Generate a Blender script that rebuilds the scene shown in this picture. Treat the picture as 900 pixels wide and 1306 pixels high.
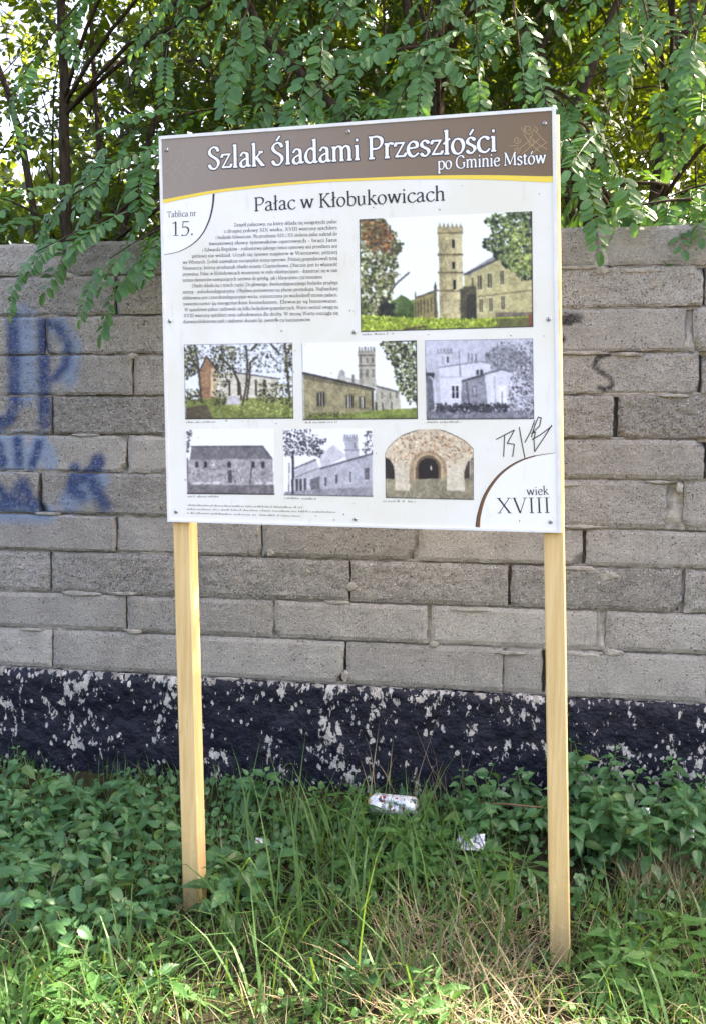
import bpy, math, random
import numpy as np
from mathutils import Vector, Matrix, noise as mnoise
random.seed(7); rng = np.random.default_rng(7)
for o in list(bpy.data.objects): bpy.data.objects.remove(o)
scene = bpy.context.scene
col = scene.collection
rad = math.radians

# ------------------------------------------------------------------ camera
# world: X along the wall, Y through the wall (wall face at y=0, camera at y<0), Z up, metres
FPX = 1150.0
CAM = np.array([0.0, -2.917, 1.073])
YAW, PITCH, ROLL = -0.1543, 0.0594, 0.0116
def cam_axes():
    f0 = np.array([math.sin(YAW), math.cos(YAW), 0.]); r0 = np.array([math.cos(YAW), -math.sin(YAW), 0.]); u0 = np.array([0, 0, 1.])
    f = f0*math.cos(PITCH)-u0*math.sin(PITCH); u = u0*math.cos(PITCH)+f0*math.sin(PITCH)
    return np.array([r0*math.cos(ROLL)+u*math.sin(ROLL), u*math.cos(ROLL)-r0*math.sin(ROLL), f])
CM = cam_axes()
cd = bpy.data.cameras.new('camera'); cam = bpy.data.objects.new('camera', cd); col.objects.link(cam)
cd.sensor_fit = 'VERTICAL'; cd.sensor_height = 36.0; cd.lens = FPX/1306*36.0
cd.clip_start = 0.05; cd.clip_end = 3000
cam.matrix_world = Matrix([[CM[0][i], CM[1][i], -CM[2][i], CAM[i]] for i in range(3)]+[[0, 0, 0, 1]])
scene.camera = cam

# ------------------------------------------------------------------ light
SUN_AZ, SUN_EL = rad(57), rad(47)          # azimuth from +Y (behind the wall) towards +X
w = bpy.data.worlds.new('World'); scene.world = w; w.use_nodes = True
nt = w.node_tree; bg = nt.nodes['Background']
sky = nt.nodes.new('ShaderNodeTexSky'); sky.sky_type = 'NISHITA'; sky.sun_disc = False
sky.sun_elevation = SUN_EL; sky.sun_rotation = SUN_AZ
sky.air_density = 1.0; sky.dust_density = 6.0; sky.ozone_density = 0.4
nt.links.new(sky.outputs[0], bg.inputs[0]); bg.inputs[1].default_value = 0.13
sl = bpy.data.lights.new('sun', 'SUN'); sl.energy = 4.0; sl.angle = rad(0.53); sl.color = (1.0, 0.94, 0.83)
so = bpy.data.objects.new('sun', sl); col.objects.link(so)
sd = Vector((math.sin(SUN_AZ)*math.cos(SUN_EL), math.cos(SUN_AZ)*math.cos(SUN_EL), math.sin(SUN_EL)))
so.rotation_euler = sd.to_track_quat('Z', 'Y').to_euler(); so.location = (3, 4, 6)
vs = scene.view_settings
vs.view_transform = 'Standard'; vs.look = 'None'; vs.gamma = 1.0; vs.exposure = 2.82; vs.use_white_balance = True; vs.white_balance_temperature = 7400; vs.white_balance_tint = 17; vs.use_curve_mapping = False

# ------------------------------------------------------------------ helpers
def ray(px, py):
    d = CM[0]*((px-450)/FPX)+CM[1]*(-(py-653)/FPX)+CM[2]
    return d
def at_y(px, py, y=0.0):
    d = ray(px, py); t = (y-CAM[1])/d[1]; return CAM+t*d
def G(x, y):
    """ground height"""
    if y >= -0.02: b = -0.03
    elif y > -0.75: b = -0.03-0.10*(-y/0.75)
    elif y > -2.0: b = -0.13-0.05*((-y-0.75)/1.25)
    else: b = -0.18
    a = 0.012 if abs(x) < 6 and abs(y) < 6 else 0.0
    return b+a*mnoise.noise(Vector((x*3, y*3, 0)))+a*0.6*mnoise.noise(Vector((x*9, y*9, 4)))
def ground_px(px, py):
    d = ray(px, py); t = 1.6
    while t < 6:
        p = CAM+t*d
        if p[2] <= G(p[0], p[1]): return p
        t += 0.01
    return p
def srgb(r, g, b):
    return tuple((c/255/12.92 if c/255 <= .04045 else ((c/255+.055)/1.055)**2.4) for c in (r, g, b))

def tag(o, label=None, cat=None, group=None, kind=None):
    if label: o['label'] = label
    if cat: o['category'] = cat
    if group: o['group'] = group
    if kind: o['kind'] = kind
    return o
def empty(name, loc):
    e = bpy.data.objects.new(name, None); e.empty_display_size = .05; e.location = loc; col.objects.link(e); return e
ROOT = {}
def rootloc(p):
    while p is not None and p.parent is not None: p = p.parent
    return np.array(p.location) if p is not None and p.data is None else np.zeros(3)
def mesh(name, V, F, mat, smooth=False):
    me = bpy.data.meshes.new(name)
    if isinstance(F, np.ndarray):
        V = np.asarray(V, dtype=np.float32); n, k = F.shape
        me.vertices.add(len(V)); me.vertices.foreach_set('co', V.ravel())
        me.loops.add(n*k); me.loops.foreach_set('vertex_index', F.astype(np.int32).ravel())
        me.polygons.add(n); me.polygons.foreach_set('loop_start', np.arange(0, n*k, k, dtype=np.int32))
        me.update(calc_edges=True)
    else:
        me.from_pydata([tuple(v) for v in V], [], F); me.update()
    if mat: me.materials.append(mat)
    if smooth: me.polygons.foreach_set('use_smooth', [True]*len(me.polygons))
    return me
def obj(name, V, F, mat, parent=None, smooth=False):
    """world-space vertices -> one mesh object, parented to `parent`"""
    V = np.asarray(V, dtype=float)
    if parent is not None: V = V-rootloc(parent)
    o = bpy.data.objects.new(name, mesh(name, V, F, mat, smooth)); col.objects.link(o)
    if parent is not None: o.parent = parent
    return o
class MB:
    def __init__(s): s.V = []; s.F = []
    def add(s, V, F):
        n = len(s.V); s.V += [tuple(v) for v in V]; s.F += [tuple(i+n for i in f) for f in F]
    def box8(s, P): s.add(P, [(0,3,2,1),(4,5,6,7),(0,1,5,4),(1,2,6,5),(2,3,7,6),(3,0,4,7)])
    def tube(s, pts, r, n=6, cap=True):
        pts = [np.array(p, float) for p in pts]; m = len(pts)
        rr = r if hasattr(r, '__len__') else [r]*m
        V = []; F = []; prev = None
        for i, p in enumerate(pts):
            t = pts[min(i+1, m-1)]-pts[max(i-1, 0)]; t = t/(np.linalg.norm(t)+1e-9)
            a = prev if prev is not None else (np.array([0, 0, 1.]) if abs(t[2]) < .9 else np.array([1., 0, 0]))
            a = a-t*np.dot(a, t); a /= np.linalg.norm(a)+1e-9; b = np.cross(t, a); prev = a
            for k in range(n):
                th = 2*math.pi*k/n; V.append(p+rr[i]*(a*math.cos(th)+b*math.sin(th)))
        for i in range(m-1):
            for k in range(n): F.append((i*n+k, i*n+(k+1) % n, (i+1)*n+(k+1) % n, (i+1)*n+k))
        if cap: F.append(tuple(reversed(range(n)))); F.append(tuple((m-1)*n+k for k in range(n)))
        s.add(V, F)
    def obj(s, name, mat, parent=None, smooth=False): return obj(name, s.V, s.F, mat, parent, smooth)

# ---- material helpers
class NM:
    def __init__(s, name):
        s.m = bpy.data.materials.new(name); s.m.use_nodes = True; s.t = s.m.node_tree; s.b = s.t.nodes['Principled BSDF']
        s.out = s.t.nodes['Material Output']
    def n(s, typ, **kw):
        nd = s.t.nodes.new(typ)
        for k, v in kw.items():
            if k.startswith('i_'):
                key = k[2:]; key = int(key) if key.isdigit() else key.replace('_', ' ')
                if hasattr(v, 'is_linked') or isinstance(v, bpy.types.NodeSocket): s.t.links.new(v, nd.inputs[key])
                else: nd.inputs[key].default_value = v
            else: setattr(nd, k, v)
        return nd
    def link(s, a, b): s.t.links.new(a, b)
    def pos(s): return s.n('ShaderNodeNewGeometry').outputs['Position']
    def noise(s, vec, scale, detail=3, rough=.55, out=0):
        nd = s.n('ShaderNodeTexNoise', i_Scale=scale, i_Detail=detail, i_Roughness=rough); s.link(vec, nd.inputs['Vector']); return nd.outputs[out]
    def voro(s, vec, scale, feature='F1', out='Distance', rand=1.0):
        nd = s.n('ShaderNodeTexVoronoi', feature=feature, i_Scale=scale, i_Randomness=rand); s.link(vec, nd.inputs['Vector']); return nd.outputs[out]
    def ramp(s, fac, stops):
        nd = s.n('ShaderNodeValToRGB'); e = nd.color_ramp.elements
        while len(e) < len(stops): e.new(.5)
        for i, (p, c) in enumerate(stops):
            e[i].position = p; e[i].color = (c, c, c, 1) if not hasattr(c, '__len__') else (*c[:3], 1)
        s.link(fac, nd.inputs[0]); return nd.outputs[0]
    def mix(s, fac, a, b, mode='MIX'):
        nd = s.n('ShaderNodeMix', data_type='RGBA', blend_type=mode)
        for v, i in ((fac, 0), (a, 6), (b, 7)):
            if isinstance(v, bpy.types.NodeSocket): s.link(v, nd.inputs[i])
            elif i == 0: nd.inputs[0].default_value = v
            else: nd.inputs[i].default_value = (*v[:3], 1)
        return nd.outputs[2]
    def math(s, op, a, b=0.0, c=None, clamp=False):
        nd = s.n('ShaderNodeMath', operation=op, use_clamp=clamp)
        for v, i in ((a, 0), (b, 1), (c, 2)):
            if v is None: continue
            if isinstance(v, bpy.types.NodeSocket): s.link(v, nd.inputs[i])
            else: nd.inputs[i].default_value = v
        return nd.outputs[0]
    def mapping(s, vec, scale):
        nd = s.n('ShaderNodeMapping'); s.link(vec, nd.inputs[0]); nd.inputs['Scale'].default_value = scale; return nd.outputs[0]
    def bump(s, h, strength=.5, dist=.01, prev=None):
        nd = s.n('ShaderNodeBump', i_Strength=strength, i_Distance=dist); s.link(h, nd.inputs['Height'])
        if prev is not None: s.link(prev, nd.inputs['Normal'])
        return nd.outputs[0]
    def base(s, c):
        if isinstance(c, bpy.types.NodeSocket): s.link(c, s.b.inputs['Base Color'])
        else: s.b.inputs['Base Color'].default_value = (*c[:3], 1)
    def rough(s, r, spec=None):
        if isinstance(r, bpy.types.NodeSocket): s.link(r, s.b.inputs['Roughness'])
        else: s.b.inputs['Roughness'].default_value = r
        if spec is not None: s.b.inputs['Specular IOR Level'].default_value = spec
    def normal(s, nrm): s.link(nrm, s.b.inputs['Normal'])

M = {}
# concrete block: object colour R = how coarse the face is, G = lightness
def mat_block():
    k = NM('concrete_block'); p = k.pos(); oi = k.n('ShaderNodeObjectInfo')
    sep = k.n('ShaderNodeSeparateColor'); k.link(oi.outputs['Color'], sep.inputs[0])
    coarse, light = sep.outputs[0], sep.outputs[1]
    n1 = k.noise(p, 9, 4); n2 = k.noise(p, 60, 4, .65); n3 = k.noise(p, 260, 3, .6); n4 = k.noise(p, 2.2, 3)
    c = k.mix(k.ramp(n1, [(.3, 0), (.7, 1)]), (.255, .245, .228), (.415, .402, .378))
    c = k.mix(k.ramp(n2, [(.36, 0), (.62, 1)]), c, k.mix(.5, c, (.41, .388, .355)))
    c = k.mix(k.math('MULTIPLY', k.ramp(n4, [(.45, 0), (.7, 1)]), .35), c, (.28, .255, .215))
    gs = k.noise(p, 190, 4, .7); c = k.mix(k.math('MULTIPLY', k.ramp(gs, [(.30, 1), (.46, 0)]), k.math('MULTIPLY_ADD', coarse, .5, .45)), c, (.05, .046, .042)); c = k.mix(k.math('MULTIPLY', k.ramp(gs, [(.54, 0), (.70, 1)]), .6), c, (.60, .585, .56))
    # lightness per block
    hs = k.n('ShaderNodeHueSaturation'); k.link(c, hs.inputs['Color']); k.link(k.math('MULTIPLY_ADD', light, .6, .7), hs.inputs['Value'])
    hs.inputs['Saturation'].default_value = .82
    c = hs.outputs[0]
    # pits: small dark holes, denser on coarse blocks
    v1 = k.voro(p, 150); v1r = k.voro(p, 150, out='Color'); sc = k.n('ShaderNodeSeparateColor'); k.link(v1r, sc.inputs[0])
    thr = k.math('MULTIPLY_ADD', coarse, .55, .16)
    sel = k.math('LESS_THAN', sc.outputs[0], thr)
    pit = k.math('MULTIPLY', k.ramp(v1, [(.12, 1), (.32, 0)]), sel)
    v2 = k.voro(p, 75); v2r = k.voro(p, 75, out='Color'); sc2 = k.n('ShaderNodeSeparateColor'); k.link(v2r, sc2.inputs[0])
    pit2 = k.math('MULTIPLY', k.ramp(v2, [(.10, 1), (.24, 0)]), k.math('LESS_THAN', sc2.outputs[1], k.math('MULTIPLY_ADD', coarse, .35, .05)))
    pits = k.math('MAXIMUM', pit, pit2)
    c = k.mix(k.math('MULTIPLY', pits, .8), c, (.06, .055, .05))
    # pale aggregate grains
    v3 = k.voro(p, 110); v3r = k.voro(p, 110, out='Color'); sc3 = k.n('ShaderNodeSeparateColor'); k.link(v3r, sc3.inputs[0])
    gr = k.math('MULTIPLY', k.ramp(v3, [(.2, 1), (.36, 0)]), k.math('GREATER_THAN', sc3.outputs[2], k.math('MULTIPLY_ADD', coarse, -.14, .965)))
    c = k.mix(k.math('MULTIPLY', gr, .8), c, (.62, .60, .57))
    # sprayed paint, stored per vertex (R blue, G pale blue, B black)
    a = k.n('ShaderNodeAttribute', attribute_name='spray'); sa = k.n('ShaderNodeSeparateColor'); k.link(a.outputs['Color'], sa.inputs[0])
    brk = k.math('MULTIPLY', k.ramp(k.noise(p, 120, 4, .7), [(.30, .25), (.5, 1)]), k.ramp(k.noise(p, 16, 3, .6), [(.25, .55), (.5, 1)]))
    solid = k.math('SUBTRACT', 1.0, k.math('MULTIPLY', pits, .6))
    for ch, colr, amt in ((1, (.20, .31, .50), .75), (0, (.045, .08, .195), 1.0), (2, (.018, .018, .022), .95)):
        f = k.math('MULTIPLY', k.math('MULTIPLY', sa.outputs[ch], brk), k.math('MULTIPLY', solid, amt), clamp=True)
        c = k.mix(f, c, colr)
    k.base(c); k.rough(.9, .25)
    h = k.math('MULTIPLY_ADD', pits, -1.0, k.math('MULTIPLY', gr, .35))
    b = k.bump(n1, .25, .01); b = k.bump(k.math('MULTIPLY', n2, k.math('MULTIPLY_ADD', coarse, 1.0, .35)), .6, .012, b)
    b = k.bump(gs, .9, .009, b); b = k.bump(h, .8, .006, b); k.normal(b)
    return k.m
M['block'] = mat_block()
def mat_mortar():
    k = NM('mortar'); p = k.pos(); n1 = k.noise(p, 30, 5, .65); n2 = k.noise(p, 160, 4, .6)
    c = k.mix(k.ramp(n1, [(.3, 0), (.68, 1)]), (.20, .188, .17), (.44, .42, .385)); k.base(c); k.rough(.95, .15)
    b = k.bump(n1, .8, .012); k.normal(k.bump(n2, .6, .005, b)); return k.m
M['mortar'] = mat_mortar()
def mat_bitumen():
    k = NM('bitumen_paint'); p = k.pos()
    wob = k.noise(p, 14, 3, out=1); add = k.n('ShaderNodeVectorMath', operation='MULTIPLY_ADD'); k.link(wob, add.inputs[0]); add.inputs[1].default_value = (.03,)*3; k.link(p, add.inputs[2])
    q = add.outputs[0]; qs = k.mapping(q, (1, 1, .62))
    n1 = k.noise(p, 26, 4, .6); cl = k.noise(p, 6.5, 3, .6); fine = k.noise(qs, 55, 5, .7)
    spz = k.n('ShaderNodeSeparateXYZ'); k.link(p, spz.inputs[0]); z = spz.outputs[2]
    # bare concrete shows along the ragged top edge of the coat
    top = k.math('MULTIPLY_ADD', k.noise(k.mapping(p, (1, 1, .5)), 38, 4, .65), .15, k.math('SUBTRACT', z, .398), )
    bare = k.math('GREATER_THAN', top, 0.0)
    near = k.ramp(k.math('SUBTRACT', z, .22), [(.0, 0), (.14, 1)])
    v1 = k.voro(qs, 58); v1c = k.voro(qs, 58, out='Color'); s1 = k.n('ShaderNodeSeparateColor'); k.link(v1c, s1.inputs[0])
    dens = k.math('ADD', k.ramp(cl, [(.44, .02), (.66, .62)]), k.math('MULTIPLY', near, .22))
    thr = k.math('MULTIPLY_ADD', fine, .45, .12)
    spot = k.math('MULTIPLY', k.math('LESS_THAN', v1, thr), k.math('LESS_THAN', s1.outputs[0], dens))
    v2 = k.voro(qs, 20); v2c = k.voro(qs, 20, out='Color'); s2 = k.n('ShaderNodeSeparateColor'); k.link(v2c, s2.inputs[0])
    spot2 = k.math('MULTIPLY', k.math('LESS_THAN', v2, k.math('MULTIPLY_ADD', fine, .5, .02)), k.math('LESS_THAN', s2.outputs[1], k.math('MULTIPLY', dens, .5)))
    fr = k.noise(qs, 34, 6, .68); fr2 = k.noise(k.mapping(p, (1, 1, .4)), 80, 4, .6)
    cl2 = k.ramp(k.noise(k.mapping(p, (1, 1, .8)), 5.2, 3, .6), [(.40, 0), (.66, 1)])
    lim = k.math('SUBTRACT', .665, k.math('ADD', k.math('MULTIPLY', cl2, .15), k.math('MULTIPLY', near, .06)))
    flake = k.math('GREATER_THAN', k.math('MULTIPLY_ADD', fr2, .3, k.math('MULTIPLY', fr, .72)), lim)
    mk = k.math('MAXIMUM', k.math('MAXIMUM', k.math('MULTIPLY', spot, k.math('GREATER_THAN', fr, .46)), flake), bare)
    black = k.mix(k.ramp(n1, [(.35, 0), (.7, 1)]), (.0035, .0042, .012), (.009, .011, .026))
    pale = k.mix(k.ramp(fine, [(.3, 0), (.7, 1)]), (.27, .26, .25), (.56, .55, .53))
    pale = k.mix(bare, pale, k.mix(k.ramp(fine, [(.3, 0), (.7, 1)]), (.17, .16, .15), (.36, .345, .325)))
    k.base(k.mix(mk, black, pale)); k.link(k.mix(mk, (.5,)*3, (.9,)*3), k.b.inputs['Roughness']); k.b.inputs['Specular IOR Level'].default_value = .3
    b = k.bump(n1, .7, .02); b = k.bump(mk, .6, -.004, b); k.normal(k.bump(fine, .5, .006, b)); return k.m
M['bitumen'] = mat_bitumen()
def mat_soil():
    k = NM('soil'); p = k.pos(); n1 = k.noise(p, 3, 4); n2 = k.noise(p, 40, 5, .7)
    c = k.mix(k.ramp(n2, [(.35, 0), (.7, 1)]), (.016, .013, .009), (.055, .044, .03)); c = k.mix(k.math('MULTIPLY', k.ramp(n1, [(.4, 0), (.6, 1)]), .5), c, (.045, .06, .022))
    k.base(c); k.rough(1.0, .1); k.normal(k.bump(n2, .9, .03)); return k.m
M['soil'] = mat_soil()
def plain(name, c, rough=.5, spec=.5, metal=0.0, nscale=0, namt=.15):
    k = NM(name)
    if nscale:
        n = k.noise(k.pos(), nscale, 4, .6); k.base(k.mix(k.math('MULTIPLY', k.ramp(n, [(.3, 0), (.7, 1)]), 1.0), tuple(x*(1-namt) for x in c), tuple(min(1, x*(1+namt)) for x in c)))
        k.normal(k.bump(n, .15, .002))
    else: k.base(c)
    k.rough(rough, spec); k.b.inputs['Metallic'].default_value = metal; return k.m
def mat_leaf(name, c1, c2, tr, trw=.4, rough=.42, spec=.5, vein=0.0, olive=None):
    k = NM(name); g = k.n('ShaderNodeNewGeometry'); oi = k.n('ShaderNodeObjectInfo')
    r = k.math('FRACT', k.math('MULTIPLY_ADD', oi.outputs['Random'], 7.31, g.outputs['Random Per Island']))
    n = k.noise(g.outputs['Position'], 22, 3)
    f = k.math('MULTIPLY_ADD', r, .6, k.math('MULTIPLY_ADD', n, .8, -.2), clamp=True)
    c = k.mix(f, c1, c2)
    if olive: c = k.mix(k.ramp(k.math('FRACT', k.math('MULTIPLY', r, 13.7)), [(.94, 0), (.99, .8)]), c, olive)
    k.base(c); k.rough(rough, spec)
    tb = k.n('ShaderNodeBsdfTranslucent'); k.link(k.mix(f, tuple(x*.75 for x in tr), tr), tb.inputs[0])
    ms = k.n('ShaderNodeMixShader'); ms.inputs[0].default_value = trw; k.link(k.b.outputs[0], ms.inputs[1]); k.link(tb.outputs[0], ms.inputs[2]); k.link(ms.outputs[0], k.out.inputs[0])
    k.normal(k.bump(k.noise(g.outputs['Position'], 120, 2), .25, .004))
    return k.m
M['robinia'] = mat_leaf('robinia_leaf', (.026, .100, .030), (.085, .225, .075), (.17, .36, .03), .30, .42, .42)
M['robinia_shaded'] = mat_leaf('robinia_leaf_shaded', (.011, .040, .012), (.026, .075, .022), (.20, .30, .012), .30, .5, .25, olive=(.16, .17, .03))  # darker copy of robinia_leaf: shade inside the crowns is put into the colour
M['far_leaf'] = mat_leaf('far_leaf', (.02, .05, .014), (.05, .09, .025), (.30, .40, .04), .42, .5, .3)
M['nettle'] = mat_leaf('nettle_leaf', (.022, .088, .034), (.088, .225, .088), (.17, .37, .04), .28, .42, .5, olive=(.13, .2, .04))
M['herb'] = mat_leaf('herb_leaf', (.03, .10, .026), (.075, .20, .05), (.20, .40, .035), .35, .55, .35)
M['grass'] = mat_leaf('grass_blade', (.030, .090, .022), (.085, .185, .05), (.22, .36, .04), .30, .5, .4)
M['straw'] = mat_leaf('dry_straw', (.19, .155, .09), (.42, .355, .235), (.36, .30, .16), .2, .7, .3)
def mat_bark():
    k = NM('bark'); p = k.mapping(k.pos(), (1, 1, .25)); n = k.noise(p, 60, 5, .65)
    k.base(k.mix(k.ramp(n, [(.3, 0), (.7, 1)]), (.022, .017, .012), (.085, .065, .048))); k.rough(.95, .1); k.normal(k.bump(n, .8, .02)); return k.m
M['bark'] = mat_bark()
M['stem'] = plain('green_stem', (.09, .14, .04), .6, .3)
M['twig'] = plain('brown_twig', (.14, .09, .055), .8, .2)
M['rachis'] = M['stem']
#@@WALL
# ------------------------------------------------------------------ ground
def build_ground():
    def axis(lo, hi, st): 
        a = list(np.arange(lo, hi+1e-6, st)); e = []; d = st*2; v = hi
        while v < 900: v += d; d *= 1.5; e.append(v)
        e2 = []; d = st*2; v = lo
        while v > -900: v -= d; d *= 1.5; e2.append(v)
        return e2[::-1]+a+e
    X = axis(-2.6, 2.0, .04); Y = axis(-2.0, .3, .04)
    V = [(x, y, G(x, y)) for y in Y for x in X]; nx = len(X)
    F = [(j*nx+i, j*nx+i+1, (j+1)*nx+i+1, (j+1)*nx+i) for j in range(len(Y)-1) for i in range(nx-1)]
    tag(obj('ground', V, F, M['soil'], smooth=True), 'dark soil ground under the weeds and grass', 'ground', kind='structure')
build_ground()

# ------------------------------------------------------------------ block wall
HL = [310, 353, 404, 453, 505, 554, 601, 654, 701, 754, 800, 849]
HR = [283.5, 337.6, 391, 448.6, 503, 561, 613, 678, 727, 783, 836, 898]
ZL = [at_y(0, y) for y in HL]; ZR = [at_y(900, y) for y in HR]
def zline(k, x):
    a, b = ZL[k], ZR[k]; t = (x-a[0])/(b[0]-a[0]); t = max(-.35, min(1.35, t)); return a[2]+(b[2]-a[2])*t
JOINTS = [[80, 768], [146.5, 898], [58, 878], [169, 893], [66.6, 785], [162, 899], [51, 860],
          [148, 333.5, 532, 745], [63.5, 250, 446, 649, 871], [161, 349, 547, 766], [66.6, 252, 440, 641, 693]]
WIDE = {(0, 80): .017, (0, 768): .045, (2, 878): .028, (4, 785): .016, (6, 860): .055, (9, 766): .03, (5, 162): .012}
COARSE = [.35, .8, .3, .35, .85, .1, .55, .1, 1.0, .1, .15]
# sprayed strokes: (channel, pixel polyline, half width m, softness m)
SPRAY = [
 (0, [(16, 408), (18, 470), (19, 515), (14, 533), (0, 540)], .014, .026),
 (0, [(55, 412), (57, 470), (57, 540)], .013, .026),
 (0, [(58, 410), (75, 418), (87, 440), (84, 466), (70, 482), (57, 486)], .005, .028),
 (1, [(30, 405), (32, 500)], .03, .035), (1, [(76, 415), (92, 440), (88, 480)], .02, .035),
 (1, [(-2, 558), (4, 592), (12, 565), (20, 592), (24, 560)], .02, .02), (1, [(40, 592), (50, 562), (64, 590)], .022, .02), (1, [(2, 575), (60, 578)], .02, .03),
 (0, [(-2, 570), (3, 590)], .012, .02), (0, [(22, 562), (24, 590)], .01, .02), (0, [(42, 592), (50, 566)], .008, .02),
 (0, [(-4, 622), (14, 640), (30, 618), (44, 645)], .012, .03), (0, [(-4, 645), (45, 640)], .008, .035), (1, [(0, 655), (60, 655)], .02, .03),
 (0, [(96, 598), (92, 625), (104, 632)], .012, .026), (0, [(126, 588), (122, 596)], .018, .02), (0, [(118, 615), (134, 645)], .008, .04), (0, [(92, 618), (118, 600)], .014, .024), (1, [(90, 640), (125, 612)], .03, .03),
 (2, [(776, 452), (762, 456), (756, 466), (766, 474), (778, 482), (781, 491), (772, 497), (764, 494)], .005, .006),
 (2, [(708, 413), (722, 405), (737, 406)], .010, .009), (2, [(706, 431), (716, 433)], .008, .01), (2, [(735, 405), (726, 412), (712, 412)], .007, .006),
]
SPRAY = [(c, [at_y(*q)[[0, 2]] for q in P], hw, sf) for c, P, hw, sf in SPRAY]
def spray_at(X, Z):
    out = np.zeros((len(X), 4), np.float32); out[:, 3] = 1; Q = np.stack([X, Z], 1)
    for c, P, hw, sf in SPRAY:
        d = np.full(len(X), 9.)
        for a, b in zip(P, P[1:]):
            ab = b-a; t = np.clip(((Q-a)@ab)/(ab@ab+1e-9), 0, 1); d = np.minimum(d, np.linalg.norm(Q-a-t[:, None]*ab, axis=1))
        out[:, c] = np.maximum(out[:, c], np.clip(1-(d-hw)/sf, 0, 1)**1.4)
    return out
X_MIN, X_MAX = -2.75, 1.95
def n3(x, y, z): return mnoise.noise(Vector((x, y, z)))
wall = empty('block_wall', (-.4, .12, 0)); tag(wall, 'grey concrete block wall with blue sprayed letters and black painted foot', 'wall')
def make_block(name, x0, x1, k, seed, coarse, light, dep=None):
    """one block between joint positions x0..x1 in course k"""
    fine = .007 if any(min(p[0] for p in P)-.06 < x1 and max(p[0] for p in P)+.06 > x0 and min(p[1] for p in P)-.05 < zline(k, x0) and max(p[1] for p in P)+.05 > zline(k+1, x0) for c, P, hw, sf in SPRAY) else .0125
    nx = max(4, int((x1-x0)/fine)); nz = max(5, int(.125/fine))
    us = np.linspace(0, 1, nx+1); vs_ = np.linspace(0, 1, nz+1)
    V = []; off = random.uniform(-.004, .004); tilt = random.uniform(-.008, .008); tz = random.uniform(-.02, .02)
    chips = [(random.choice((0, 1)), random.choice((0, 1)), random.uniform(.01, .035)) for _ in range(random.choice((0, 1, 1, 2)))]
    for v in vs_:
        for u in us:
            x = x0+(x1-x0)*u; zt = zline(k, x)-.004; zb = zline(k+1, x)+.005
            z = zb+(zt-zb)*v
            ex = min(u, 1-u)*(x1-x0); ez = min(v, 1-v)*(zt-zb)
            # ragged outline
            if ex < 1e-6: x += (.0035*n3(z*22, seed, 1.3)+.003*n3(z*70, seed, 5)-.001)*(1 if u < .5 else -1)
            if ez < 1e-6: z += (.003*n3(x*18, seed, 2.3)+.003*n3(x*60, seed, 7)-.001)*(1 if v < .5 else -1)
            y = off+tilt*(u-.5)+tz*(v-.5)*.13
            y += .0022*n3(x*13, z*13, seed)+(.0012+.0035*coarse)*n3(x*48, z*48, seed)+(.0008+.0025*coarse)*n3(x*95, z*95, seed)
            e = min(ex, ez); y += .007*max(0, 1-e/.007)**2*(.6+.8*abs(n3(x*30, z*30, seed+3)))
            for cu, cv, cr in chips:
                d = math.hypot((u-cu)*(x1-x0), (v-cv)*(zt-zb)*.9)+.006*n3(x*60, z*60, seed)
                if d < cr: y += min(.022, (cr-d)*1.1)
            V.append((x, y, z))
    W = nx+1; F = [(j*W+i, j*W+i+1, (j+1)*W+i+1, (j+1)*W+i) for j in range(nz) for i in range(nx)]
    ring = [i for i in range(W)]+[j*W+nx for j in range(1, nz+1)]+[nz*W+i for i in range(nx-1, -1, -1)]+[j*W for j in range(nz-1, 0, -1)]
    base = len(V); D = .23
    for r in ring: V.append((V[r][0], D, V[r][2]))
    n = len(ring)
    for i in range(n): a, b = ring[i], ring[(i+1) % n]; F.append((b, a, base+i, base+(i+1) % n))
    F.append(tuple(base+i for i in range(n)))
    o = obj(name, V, F, M['block'], wall, smooth=False)
    o.color = (coarse, light, 0, 1)
    me = o.data; A = np.array(V); at = me.color_attributes.new('spray', 'FLOAT_COLOR', 'POINT'); at.data.foreach_set('color', spray_at(A[:, 0], A[:, 2]).ravel())
    return o
HEAD = []
seed = 11.0
for k in range(11):
    js = []
    for px in JOINTS[k]:
        yy = (HL[k]+HL[k+1])/2+((HR[k]+HR[k+1])-(HL[k]+HL[k+1]))/2*px/900
        js.append((at_y(px, yy)[0], WIDE.get((k, px), random.choice((.009, .011, .012, .014)))))
    full = [js[0]]
    for a, b in zip(js, js[1:]):
        n = max(1, round((b[0]-a[0])/.502))
        if b[0]-a[0] < .2: n = 1
        for i in range(1, n): full.append((a[0]+(b[0]-a[0])*i/n, random.choice((.006, .009, .012))))
        full.append(b)
    while full[0][0] > X_MIN: full.insert(0, (full[0][0]-.502, .009))
    while full[-1][0] < X_MAX: full.append((full[-1][0]+.502, .009))
    for a, b in zip(full, full[1:]):
        seed += 3.7
        cs = min(1, max(0, COARSE[k]+random.uniform(-.25, .25)))
        make_block('block', a[0]+a[1]/2, b[0]-b[1]/2, k, seed, cs, random.uniform(.3, .8)+(.08 if cs < .25 else -.08))
    HEAD.append(full)
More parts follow.
